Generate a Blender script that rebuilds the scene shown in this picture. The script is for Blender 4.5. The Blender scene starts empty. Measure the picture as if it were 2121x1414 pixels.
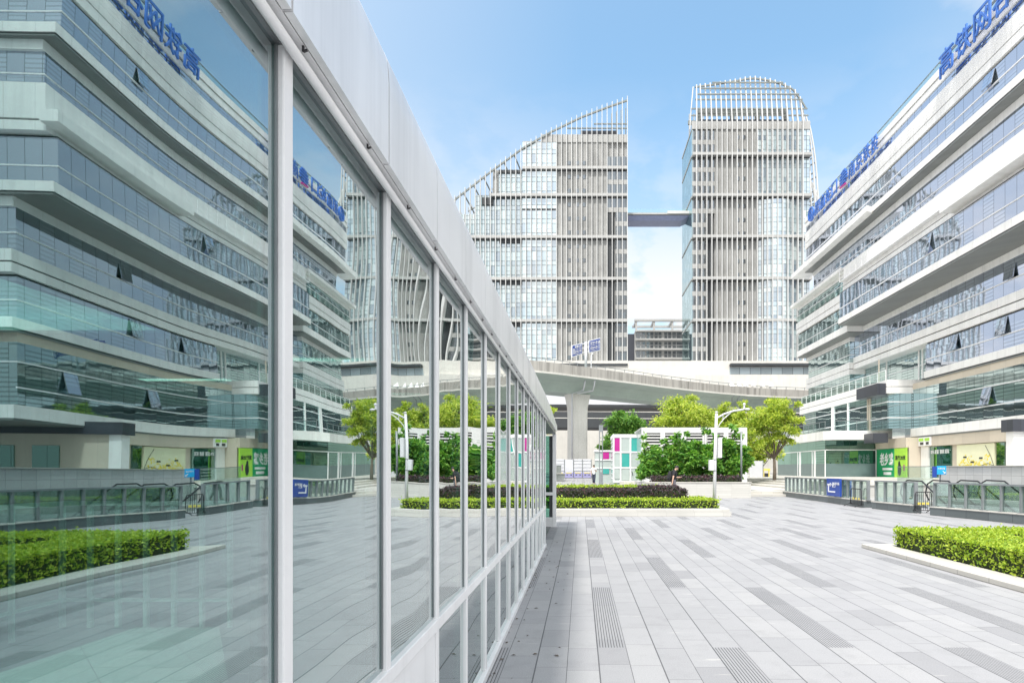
import bpy, math, random
from math import sin, cos, pi, radians, floor
from mathutils import Vector, Matrix, noise as mnoise
random.seed(7)
S = bpy.context.scene
COL = S.collection

# ------------------------------------------------------------------ camera
F = 21 / 36 * 2121          # focal length in photograph pixels
CX, CY, EYE = 1203.0, 971.0, 1.5
cam_d = bpy.data.cameras.new('camera')
cam = bpy.data.objects.new('camera', cam_d); COL.objects.link(cam)
cam.location = (0, 0, EYE); cam.rotation_euler = (pi / 2, 0, 0)
cam_d.lens = 21; cam_d.sensor_width = 36; cam_d.sensor_fit = 'HORIZONTAL'
cam_d.shift_x = -(CX - 1060.5) / 2121
cam_d.shift_y = (CY - 707.0) / 2121
cam_d.clip_start = 0.05; cam_d.clip_end = 5000
S.camera = cam

# ------------------------------------------------------------------ light
SUN_EL, SUN_AZ = 60.0, 20.0        # azimuth: degrees from -Y towards -X
to_sun = Vector((-sin(radians(SUN_AZ)) * cos(radians(SUN_EL)), -cos(radians(SUN_AZ)) * cos(radians(SUN_EL)), sin(radians(SUN_EL))))
sd = bpy.data.lights.new('sun', 'SUN'); sun = bpy.data.objects.new('sun', sd); COL.objects.link(sun)
sd.energy = 2.2; sd.angle = radians(6.0); sd.color = (1.0, 0.965, 0.91)
sun.rotation_euler = to_sun.to_track_quat('Z', 'Y').to_euler(); sun.location = (-20, -10, 40)

S.view_settings.view_transform = 'Standard'; S.view_settings.look = 'None'
S.view_settings.gamma = 1; S.view_settings.use_curve_mapping = False
S.view_settings.exposure = 0.95

world = bpy.data.worlds.new('World'); S.world = world; world.use_nodes = True
wt = world.node_tree; wt.nodes.clear()


def N(t, kind, **kw):
    n = t.nodes.new(kind)
    for k, v in kw.items():
        if k.startswith('i_'):
            key = k[2:]
            n.inputs[int(key) if key.isdigit() else key].default_value = v
        else:
            setattr(n, k, v)
    return n


def mth(t, op, a, b=None, c=None):
    n = t.nodes.new('ShaderNodeMath'); n.operation = op
    for i, x in enumerate((a, b, c)):
        if x is None: continue
        if isinstance(x, (int, float)): n.inputs[i].default_value = x
        else: t.links.new(x, n.inputs[i])
    return n.outputs[0]


def mixc(t, fac, a, b, typ='MIX'):
    n = t.nodes.new('ShaderNodeMix'); n.data_type = 'RGBA'; n.blend_type = typ
    for i, x in ((0, fac), (6, a), (7, b)):
        if isinstance(x, (int, float)): n.inputs[i].default_value = x
        elif isinstance(x, tuple): n.inputs[i].default_value = x if len(x) == 4 else x + (1,)
        else: t.links.new(x, n.inputs[i])
    return n.outputs[2]


def ramp(t, fac, stops, interp='LINEAR'):
    n = t.nodes.new('ShaderNodeValToRGB'); n.color_ramp.interpolation = interp
    e = n.color_ramp.elements
    while len(e) < len(stops): e.new(0.5)
    for i, (p, c) in enumerate(stops):
        e[i].position = p; e[i].color = c if len(c) == 4 else c + (1,)
    if fac is not None: t.links.new(fac, n.inputs[0])
    return n.outputs[0]


sky = N(wt, 'ShaderNodeTexSky', sky_type='NISHITA', sun_disc=False)
sky.sun_elevation = radians(SUN_EL); sky.sun_rotation = math.atan2(to_sun.x, to_sun.y)
sky.air_density = 1.0; sky.dust_density = 0.4; sky.ozone_density = 1.4; sky.altitude = 0
tc = N(wt, 'ShaderNodeTexCoord')
sep = N(wt, 'ShaderNodeSeparateXYZ'); wt.links.new(tc.outputs['Generated'], sep.inputs[0])
mp = N(wt, 'ShaderNodeMapping'); mp.inputs['Scale'].default_value = (1, 1, 1.9)
mp.inputs['Location'].default_value = (0.15, 0.55, 0.3)
wt.links.new(tc.outputs['Generated'], mp.inputs[0])
cl = N(wt, 'ShaderNodeTexNoise', i_Scale=7.0, i_Detail=8.0, i_Roughness=0.55)
wt.links.new(mp.outputs[0], cl.inputs['Vector'])
low = ramp(wt, sep.outputs[2], [(0.0, (1, 1, 1)), (0.30, (.9, .9, .9)), (0.40, (.25, .25, .25)), (0.55, (0, 0, 0))])
clm = ramp(wt, cl.outputs[0], [(0.43, (0, 0, 0)), (0.54, (1, 1, 1))])
cm = mth(wt, 'MULTIPLY', low, clm)
bank = ramp(wt, mth(wt, 'ADD', sep.outputs[0], mth(wt, 'MULTIPLY', mth(wt, 'SUBTRACT', cl.outputs[0], .5), .25)), [(0.47, (0, 0, 0)), (0.60, (.85, .85, .85))])
cm = mth(wt, 'MAXIMUM', cm, bank)
hz = ramp(wt, sep.outputs[2], [(0.0, (.85, .85, .85)), (0.2, (.68, .68, .68)), (0.36, (.45, .45, .45)), (0.52, (.12, .12, .12)), (0.7, (0, 0, 0))])
hz = mth(wt, 'MINIMUM', mth(wt, 'ADD', hz, mth(wt, 'MULTIPLY', mth(wt, 'MAXIMUM', mth(wt, 'MULTIPLY', sep.outputs[0], -1.0), 0.0), .95)), 1.0)
hz = mth(wt, 'MINIMUM', mth(wt, 'ADD', hz, mth(wt, 'MULTIPLY', mth(wt, 'MAXIMUM', mth(wt, 'SUBTRACT', sep.outputs[0], .36), 0.0), 1.2)), 1.0)
skyc = mixc(wt, 1.0, sky.outputs[0], (.90, 1.14, 1.06), 'MULTIPLY')
skyc = mixc(wt, hz, skyc, (2.75, 3.0, 3.32))
skyc = mixc(wt, cm, skyc, (3.6, 3.6, 3.65))
# bright hazy aureole round the sun
dt = wt.nodes.new('ShaderNodeVectorMath'); dt.operation = 'DOT_PRODUCT'
wt.links.new(tc.outputs['Generated'], dt.inputs[0]); dt.inputs[1].default_value = tuple(to_sun)
gl_ = mth(wt, 'POWER', mth(wt, 'MAXIMUM', dt.outputs['Value'], 0.0), 2.0)
skyc = mixc(wt, gl_, skyc, (8.0, 7.8, 7.4))
bg = N(wt, 'ShaderNodeBackground', i_Strength=0.15)
wt.links.new(skyc, bg.inputs[0])
wo = N(wt, 'ShaderNodeOutputWorld'); wt.links.new(bg.outputs[0], wo.inputs[0])

# ------------------------------------------------------------------ helpers


def W(px, py, Y):
    return Vector(((px - CX) / F * Y, Y, EYE - (py - CY) / F * Y))


def wx(px, Y): return (px - CX) / F * Y
def wz(py, Y): return EYE - (py - CY) / F * Y


def wl(o):
    v = Vector((0, 0, 0))
    while o is not None:
        v += o.location; o = o.parent
    return v


def tag(o, label=None, cat=None, group=None, kind=None):
    if label: o['label'] = label
    if cat: o['category'] = cat
    if group: o['group'] = group
    if kind: o['kind'] = kind
    return o


def empty(name, loc, label=None, cat=None, group=None):
    o = bpy.data.objects.new(name, None); COL.objects.link(o); o.location = loc
    o.empty_display_size = 0.3
    return tag(o, label, cat, group)


def copy_tree(o, parent=None):
    c = o.copy(); COL.objects.link(c); c.parent = parent
    for ch in list(o.children): copy_tree(ch, c)
    return c


class MB:
    def __init__(s): s.v = []; s.f = []; s.m = []

    def face(s, pts, mi=0):
        b = len(s.v); s.v.extend([tuple(p) for p in pts]); s.f.append(tuple(range(b, b + len(pts)))); s.m.append(mi); return s

    def box(s, x0, x1, y0, y1, z0, z1, mi=0):
        if x0 > x1: x0, x1 = x1, x0
        if y0 > y1: y0, y1 = y1, y0
        if z0 > z1: z0, z1 = z1, z0
        b = len(s.v)
        s.v += [(x0, y0, z0), (x1, y0, z0), (x1, y1, z0), (x0, y1, z0), (x0, y0, z1), (x1, y0, z1), (x1, y1, z1), (x0, y1, z1)]
        for q in ((0, 3, 2, 1), (4, 5, 6, 7), (0, 1, 5, 4), (1, 2, 6, 5), (2, 3, 7, 6), (3, 0, 4, 7)):
            s.f.append(tuple(b + i for i in q)); s.m.append(mi)
        return s

    def hexa(s, p, mi=0):     # eight points, bottom four then top four
        b = len(s.v); s.v += [tuple(q) for q in p]
        for q in ((0, 3, 2, 1), (4, 5, 6, 7), (0, 1, 5, 4), (1, 2, 6, 5), (2, 3, 7, 6), (3, 0, 4, 7)):
            s.f.append(tuple(b + i for i in q)); s.m.append(mi)
        return s

    def bar(s, a, b, w, h, mi=0, up=(0, 0, 1)):   # rectangular bar from a to b
        a = Vector(a); b = Vector(b); d = (b - a).normalized(); u = Vector(up)
        if abs(d.dot(u)) > .98: u = Vector((0, 1, 0))
        r = d.cross(u).normalized(); u = r.cross(d).normalized()
        r *= w / 2; u *= h / 2
        return s.hexa([a - r - u, a + r - u, b + r - u, b - r - u, a - r + u, a + r + u, b + r + u, b - r + u], mi)

    def tube(s, pts, r, n=8, mi=0, cap=True):
        pts = [Vector(p) for p in pts]
        rs = r if isinstance(r, (list, tuple)) else [r] * len(pts)
        b0 = len(s.v); ref = None
        for i, p in enumerate(pts):
            d = (pts[min(i + 1, len(pts) - 1)] - pts[max(i - 1, 0)]).normalized()
            if ref is None:
                ref = Vector((0, 0, 1)) if abs(d.z) < .9 else Vector((1, 0, 0))
            u = (ref - d * ref.dot(d)).normalized(); ref = u; w = d.cross(u)
            for k in range(n):
                a = 2 * pi * k / n
                s.v.append(tuple(p + (u * cos(a) + w * sin(a)) * rs[i]))
        for i in range(len(pts) - 1):
            for k in range(n):
                s.f.append((b0 + i * n + k, b0 + i * n + (k + 1) % n, b0 + (i + 1) * n + (k + 1) % n, b0 + (i + 1) * n + k)); s.m.append(mi)
        if cap:
            s.f.append(tuple(b0 + k for k in range(n))[::-1]); s.m.append(mi)
            e = b0 + (len(pts) - 1) * n
            s.f.append(tuple(e + k for k in range(n))); s.m.append(mi)
        return s

    def ball(s, c, r, sc=(1, 1, 1), nu=10, nv=7, mi=0):
        b = len(s.v); c = Vector(c)
        for j in range(nv + 1):
            th = pi * j / nv
            for i in range(nu):
                ph = 2 * pi * i / nu
                s.v.append((c.x + r * sc[0] * sin(th) * cos(ph), c.y + r * sc[1] * sin(th) * sin(ph), c.z + r * sc[2] * cos(th)))
        for j in range(nv):
            for i in range(nu):
                s.f.append((b + j * nu + i, b + (j + 1) * nu + i, b + (j + 1) * nu + (i + 1) % nu, b + j * nu + (i + 1) % nu)); s.m.append(mi)
        return s

    def prism(s, poly, z0, z1, mi=0):
        b = len(s.v); n = len(poly)
        for p in poly: s.v.append((p[0], p[1], z0))
        for p in poly: s.v.append((p[0], p[1], z1))
        s.f.append(tuple(b + i for i in range(n))[::-1]); s.m.append(mi)
        s.f.append(tuple(b + n + i for i in range(n))); s.m.append(mi)
        for i in range(n):
            j = (i + 1) % n
            s.f.append((b + i, b + j, b + n + j, b + n + i)); s.m.append(mi)
        return s

    def build(s, name, mats, parent=None, smooth=False, bevel=0.0):
        me = bpy.data.meshes.new(name)
        off = wl(parent) if parent is not None else Vector((0, 0, 0))
        me.from_pydata([(v[0] - off.x, v[1] - off.y, v[2] - off.z) for v in s.v], [], s.f)
        if not isinstance(mats, (list, tuple)): mats = [mats]
        for m in mats: me.materials.append(m)
        if len(mats) > 1:
            me.polygons.foreach_set('material_index', s.m)
        if smooth:
            me.polygons.foreach_set('use_smooth', [True] * len(me.polygons))
        me.update()
        o = bpy.data.objects.new(name, me); COL.objects.link(o)
        if parent is not None: o.parent = parent
        if bevel:
            b = o.modifiers.new('bevel', 'BEVEL'); b.width = bevel; b.segments = 2; b.limit_method = 'ANGLE'
        return o


def part(name, mats, parent, x0, x1, y0, y1, z0, z1, bevel=0):
    return MB().box(x0, x1, y0, y1, z0, z1).build(name, mats, parent, bevel=bevel)

# ------------------------------------------------------------------ materials


def newmat(name):
    m = bpy.data.materials.new(name); m.use_nodes = True
    t = m.node_tree; t.nodes.clear()
    out = N(t, 'ShaderNodeOutputMaterial')
    return m, t, out


def pmat(name, col, rough=.6, metal=0., var=.10, vscale=1.5, bump=0., bscale=30., streak=0., spec=.5, fine=0., fscale=60.):
    m, t, out = newmat(name)
    p = N(t, 'ShaderNodeBsdfPrincipled', i_Roughness=rough, i_Metallic=metal)
    p.inputs['Specular IOR Level'].default_value = spec
    g = N(t, 'ShaderNodeNewGeometry')
    nz = N(t, 'ShaderNodeTexNoise', i_Scale=vscale, i_Detail=5.0, i_Roughness=.6)
    t.links.new(g.outputs['Position'], nz.inputs['Vector'])
    lo = tuple(c * (1 - var) for c in col); hi = tuple(min(1, c * (1 + var)) for c in col)
    c = mixc(t, ramp(t, nz.outputs[0], [(.3, (0, 0, 0)), (.7, (1, 1, 1))]), lo, hi)
    if fine:
        n2 = N(t, 'ShaderNodeTexNoise', i_Scale=fscale, i_Detail=3.0)
        t.links.new(g.outputs['Position'], n2.inputs['Vector'])
        c = mixc(t, fine, c, ramp(t, n2.outputs[0], [(.35, (.15, .15, .15)), (.65, (.85, .85, .85))]), 'OVERLAY')
    if streak:
        mp = N(t, 'ShaderNodeMapping'); mp.inputs['Scale'].default_value = (3.0, 3.0, .12)
        t.links.new(g.outputs['Position'], mp.inputs[0])
        n3 = N(t, 'ShaderNodeTexNoise', i_Scale=1.0, i_Detail=6.0, i_Roughness=.7)
        t.links.new(mp.outputs[0], n3.inputs['Vector'])
        c = mixc(t, mth(t, 'MULTIPLY', ramp(t, n3.outputs[0], [(.48, (0, 0, 0)), (.68, (1, 1, 1))]), streak), c, tuple(x * .35 for x in col))
    t.links.new(c, p.inputs['Base Color'])
    if bump:
        n4 = N(t, 'ShaderNodeTexNoise', i_Scale=bscale, i_Detail=4.0)
        t.links.new(g.outputs['Position'], n4.inputs['Vector'])
        b = N(t, 'ShaderNodeBump', i_Strength=bump, i_Distance=.01)
        t.links.new(n4.outputs[0], b.inputs['Height']); t.links.new(b.outputs[0], p.inputs['Normal'])
    t.links.new(p.outputs[0], out.inputs[0])
    return m


def panel_mat(name, col, sx, sz, rough=.5, line=.012, dark=.45, var=.06, streak=0., metal=0.):
    """cladding: panels sx wide, sz high with thin joints; runs along x+y and z"""
    m, t, out = newmat(name)
    p = N(t, 'ShaderNodeBsdfPrincipled', i_Roughness=rough, i_Metallic=metal)
    g = N(t, 'ShaderNodeNewGeometry'); sp = N(t, 'ShaderNodeSeparateXYZ'); t.links.new(g.outputs['Position'], sp.inputs[0])
    s = mth(t, 'ADD', sp.outputs[0], sp.outputs[1])
    u = mth(t, 'DIVIDE', s, sx); v = mth(t, 'DIVIDE', sp.outputs[2], sz)
    fu = mth(t, 'FRACT', u); fv = mth(t, 'FRACT', v)
    ln = mth(t, 'MAXIMUM', mth(t, 'LESS_THAN', fu, line / sx), mth(t, 'LESS_THAN', fv, line / sz))
    cv = N(t, 'ShaderNodeCombineXYZ'); t.links.new(mth(t, 'FLOOR', u), cv.inputs[0]); t.links.new(mth(t, 'FLOOR', v), cv.inputs[1])
    wn = N(t, 'ShaderNodeTexWhiteNoise', noise_dimensions='2D'); t.links.new(cv.outputs[0], wn.inputs['Vector'])
    c = mixc(t, wn.outputs[0], tuple(x * (1 - var) for x in col), tuple(min(1, x * (1 + var)) for x in col))
    nz = N(t, 'ShaderNodeTexNoise', i_Scale=.8, i_Detail=6.0, i_Roughness=.65); t.links.new(g.outputs['Position'], nz.inputs['Vector'])
    c = mixc(t, mth(t, 'MULTIPLY', ramp(t, nz.outputs[0], [(.45, (0, 0, 0)), (.75, (1, 1, 1))]), .18), c, tuple(x * .5 for x in col))
    if streak:
        mp = N(t, 'ShaderNodeMapping'); mp.inputs['Scale'].default_value = (1.6, 1.6, .07); t.links.new(g.outputs['Position'], mp.inputs[0])
        n3 = N(t, 'ShaderNodeTexNoise', i_Scale=1.0, i_Detail=6.0, i_Roughness=.7); t.links.new(mp.outputs[0], n3.inputs['Vector'])
        c = mixc(t, mth(t, 'MULTIPLY', ramp(t, n3.outputs[0], [(.46, (0, 0, 0)), (.66, (1, 1, 1))]), streak), c, tuple(x * .35 for x in col))
    c = mixc(t, ln, c, tuple(x * dark for x in col))
    t.links.new(c, p.inputs['Base Color']); t.links.new(p.outputs[0], out.inputs[0])
    return m


def facade_glass(name, pane=1.07, dark=(.03, .055, .06), blind=(.20, .24, .25), tint=(.74, .84, .95), refl=.5, blinds=.5, tilt=.012, line=.03, wave=.012, stripe=.22):
    """ribbon glazing: panes along x+y, each with its own slight tilt, thin dark joints and blinds behind"""
    m, t, out = newmat(name)
    g = N(t, 'ShaderNodeNewGeometry'); sp = N(t, 'ShaderNodeSeparateXYZ'); t.links.new(g.outputs['Position'], sp.inputs[0])
    s = mth(t, 'ADD', sp.outputs[0], sp.outputs[1])
    u = mth(t, 'DIVIDE', s, pane); ci = mth(t, 'FLOOR', u); fu = mth(t, 'FRACT', u)
    zi = mth(t, 'FLOOR', mth(t, 'DIVIDE', sp.outputs[2], 1.7))
    cv = N(t, 'ShaderNodeCombineXYZ'); t.links.new(ci, cv.inputs[0]); t.links.new(zi, cv.inputs[1])
    wn = N(t, 'ShaderNodeTexWhiteNoise', noise_dimensions='2D'); t.links.new(cv.outputs[0], wn.inputs['Vector'])
    # normal
    nz = N(t, 'ShaderNodeTexNoise', i_Scale=1.1, i_Detail=1.0); t.links.new(g.outputs['Position'], nz.inputs['Vector'])
    def vm(op, a, b):
        n = t.nodes.new('ShaderNodeVectorMath'); n.operation = op
        for i, x in enumerate((a, b)):
            if x is None: continue
            if isinstance(x, (tuple, float, int)):
                if op == 'SCALE' and i == 1: n.inputs['Scale'].default_value = x
                else: n.inputs[i].default_value = x
            else: t.links.new(x, n.inputs[i])
        return n.outputs[0]
    dn = vm('ADD', vm('SCALE', vm('SUBTRACT', wn.outputs['Color'], (.5, .5, .5)), tilt), vm('SCALE', vm('SUBTRACT', nz.outputs['Color'], (.5, .5, .5)), wave))
    nn = vm('NORMALIZE', vm('ADD', g.outputs['Normal'], dn), None)
    # behind the glass
    bl = mth(t, 'LESS_THAN', mth(t, 'FRACT', mth(t, 'DIVIDE', sp.outputs[2], .27)), .36)
    has = mth(t, 'LESS_THAN', wn.outputs[0], blinds)
    c = mixc(t, has, dark, blind)
    c = mixc(t, mth(t, 'MULTIPLY', bl, .55), c, dark)
    ln = mth(t, 'LESS_THAN', fu, line / pane)
    c = mixc(t, ln, c, (.05, .06, .06))
    d = N(t, 'ShaderNodeBsdfDiffuse'); t.links.new(c, d.inputs[0])
    gl = N(t, 'ShaderNodeBsdfGlossy', i_Roughness=.02); gl.inputs[0].default_value = tint + (1,)
    t.links.new(nn, gl.inputs['Normal'])
    lw = N(t, 'ShaderNodeLayerWeight', i_Blend=.45)
    fac = mth(t, 'ADD', mth(t, 'MULTIPLY', lw.outputs['Facing'], .9 - refl), refl)
    fac = mth(t, 'MULTIPLY', fac, mth(t, 'SUBTRACT', 1.0, mth(t, 'MULTIPLY', ln, .8)))
    fac = mth(t, 'MULTIPLY', fac, mth(t, 'SUBTRACT', 1.0, mth(t, 'MULTIPLY', mth(t, 'MULTIPLY', bl, has), stripe)))
    mx = N(t, 'ShaderNodeMixShader'); t.links.new(fac, mx.inputs[0]); t.links.new(d.outputs[0], mx.inputs[1]); t.links.new(gl.outputs[0], mx.inputs[2])
    t.links.new(mx.outputs[0], out.inputs[0])
    return m


def clear_glass(name, tint=(.62, .84, .76), refl0=.1, refl1=.85, gtint=(.9, .96, .95), wave=0., wscale=1.5, blend=.5, power=1.0):
    m, t, out = newmat(name)
    g = N(t, 'ShaderNodeNewGeometry')
    tr = N(t, 'ShaderNodeBsdfTransparent'); tr.inputs[0].default_value = tint + (1,)
    gl = N(t, 'ShaderNodeBsdfGlossy', i_Roughness=0.0); gl.inputs[0].default_value = gtint + (1,)
    if wave:
        mp = N(t, 'ShaderNodeMapping'); mp.inputs['Scale'].default_value = (1.0, 1.0, 1.0)
        t.links.new(g.outputs['Position'], mp.inputs[0])
        oi = N(t, 'ShaderNodeObjectInfo')
        sc = t.nodes.new('ShaderNodeVectorMath'); sc.operation = 'ADD'
        t.links.new(mp.outputs[0], sc.inputs[0])
        cb = N(t, 'ShaderNodeCombineXYZ'); t.links.new(mth(t, 'MULTIPLY', oi.outputs['Random'], 40.0), cb.inputs[0]); t.links.new(cb.outputs[0], sc.inputs[1])
        nz = N(t, 'ShaderNodeTexNoise', i_Scale=wscale, i_Detail=0.6, i_Roughness=.35); t.links.new(sc.outputs[0], nz.inputs['Vector'])
        a = t.nodes.new('ShaderNodeVectorMath'); a.operation = 'SUBTRACT'; t.links.new(nz.outputs['Color'], a.inputs[0]); a.inputs[1].default_value = (.5, .5, .5)
        b = t.nodes.new('ShaderNodeVectorMath'); b.operation = 'SCALE'; t.links.new(a.outputs[0], b.inputs[0]); b.inputs['Scale'].default_value = wave
        c = t.nodes.new('ShaderNodeVectorMath'); c.operation = 'ADD'; t.links.new(g.outputs['Normal'], c.inputs[0]); t.links.new(b.outputs[0], c.inputs[1])
        d = t.nodes.new('ShaderNodeVectorMath'); d.operation = 'NORMALIZE'; t.links.new(c.outputs[0], d.inputs[0])
        t.links.new(d.outputs[0], gl.inputs['Normal'])
    lw = N(t, 'ShaderNodeLayerWeight', i_Blend=blend)
    fac = mth(t, 'ADD', mth(t, 'MULTIPLY', mth(t, 'POWER', lw.outputs['Facing'], power), refl1 - refl0), refl0)
    if power != 1.0:
        t.links.new(ramp(t, lw.outputs['Facing'], [(.25, gtint), (.85, (.95, .97, .97))]), gl.inputs[0])
    mx = N(t, 'ShaderNodeMixShader'); t.links.new(fac, mx.inputs[0]); t.links.new(tr.outputs[0], mx.inputs[1]); t.links.new(gl.outputs[0], mx.inputs[2])
    t.links.new(mx.outputs[0], out.inputs[0])
    return m


def leaf_mat(name, c1, c2, c3, trans=.35):
    m, t, out = newmat(name)
    g = N(t, 'ShaderNodeNewGeometry')
    nz = N(t, 'ShaderNodeTexNoise', i_Scale=1.2, i_Detail=3.0); t.links.new(g.outputs['Position'], nz.inputs['Vector'])
    r = mth(t, 'ADD', mth(t, 'MULTIPLY', g.outputs['Random Per Island'], .6), mth(t, 'MULTIPLY', nz.outputs[0], .4))
    c = ramp(t, r, [(.15, c1), (.5, c2), (.85, c3)])
    d = N(t, 'ShaderNodeBsdfPrincipled', i_Roughness=.45); t.links.new(c, d.inputs['Base Color'])
    d.inputs['Specular IOR Level'].default_value = .35
    tr = N(t, 'ShaderNodeBsdfTranslucent'); t.links.new(mixc(t, 1.0, c, (1.15, 1.1, .55), 'MULTIPLY'), tr.inputs[0])
    mx = N(t, 'ShaderNodeMixShader', i_0=trans); t.links.new(d.outputs[0], mx.inputs[1]); t.links.new(tr.outputs[0], mx.inputs[2])
    t.links.new(mx.outputs[0], out.inputs[0])
    return m


def curtain_mat(name, pw, fh, x0, z0, cols, refl=.35):
    """tower curtain wall: one cell per bay and half storey, colour picked per cell"""
    m, t, out = newmat(name)
    g = N(t, 'ShaderNodeNewGeometry'); sp = N(t, 'ShaderNodeSeparateXYZ'); t.links.new(g.outputs['Position'], sp.inputs[0])
    u = mth(t, 'DIVIDE', mth(t, 'SUBTRACT', mth(t, 'ADD', sp.outputs[0], mth(t, 'SUBTRACT', sp.outputs[1], 150.0)), x0), pw)
    v = mth(t, 'DIVIDE', mth(t, 'SUBTRACT', sp.outputs[2], z0), fh)
    fu = mth(t, 'FRACT', u); fv = mth(t, 'FRACT', v)
    sub = mth(t, 'GREATER_THAN', fv, .34)
    cv = N(t, 'ShaderNodeCombineXYZ'); t.links.new(mth(t, 'FLOOR', u), cv.inputs[0]); t.links.new(mth(t, 'ADD', mth(t, 'MULTIPLY', mth(t, 'FLOOR', v), 2.0), sub), cv.inputs[1])
    wn = N(t, 'ShaderNodeTexWhiteNoise', noise_dimensions='2D'); t.links.new(cv.outputs[0], wn.inputs['Vector'])
    # whole storeys tend to one tone
    cv2 = N(t, 'ShaderNodeCombineXYZ'); t.links.new(mth(t, 'FLOOR', mth(t, 'DIVIDE', u, 3.0)), cv2.inputs[0]); t.links.new(mth(t, 'ADD', mth(t, 'MULTIPLY', mth(t, 'FLOOR', v), 2.0), sub), cv2.inputs[1])
    wn2 = N(t, 'ShaderNodeTexWhiteNoise', noise_dimensions='2D'); t.links.new(cv2.outputs[0], wn2.inputs['Vector'])
    r = mth(t, 'ADD', mth(t, 'MULTIPLY', wn.outputs[0], .55), mth(t, 'MULTIPLY', wn2.outputs[0], .45))
    c = ramp(t, r, [(.12 + .76 * i / (len(cols) - 1), k) for i, k in enumerate(cols)])
    ln = mth(t, 'MAXIMUM', mth(t, 'LESS_THAN', fu, .11), mth(t, 'MAXIMUM', mth(t, 'LESS_THAN', fv, .035), mth(t, 'LESS_THAN', mth(t, 'ABSOLUTE', mth(t, 'SUBTRACT', fv, .34)), .018)))
    c = mixc(t, ln, c, (.13, .15, .155))
    # every second bay an opening light with a dark frame
    odd = mth(t, 'LESS_THAN', mth(t, 'FRACT', mth(t, 'DIVIDE', mth(t, 'ADD', mth(t, 'FLOOR', u), .5), 2.0)), .5)
    ol = mth(t, 'MULTIPLY', odd, mth(t, 'LESS_THAN', mth(t, 'ABSOLUTE', mth(t, 'SUBTRACT', fv, .62)), .03))
    c = mixc(t, mth(t, 'MULTIPLY', ol, .8), c, (.12, .14, .15))
    d = N(t, 'ShaderNodeBsdfDiffuse'); t.links.new(c, d.inputs[0])
    gl = N(t, 'ShaderNodeBsdfGlossy', i_Roughness=.05); gl.inputs[0].default_value = (.9, .95, 1, 1)
    mx = N(t, 'ShaderNodeMixShader'); t.links.new(mth(t, 'MULTIPLY', mth(t, 'SUBTRACT', 1.0, ln), refl), mx.inputs[0]); t.links.new(d.outputs[0], mx.inputs[1]); t.links.new(gl.outputs[0], mx.inputs[2])
    t.links.new(mx.outputs[0], out.inputs[0])
    return m


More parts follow.
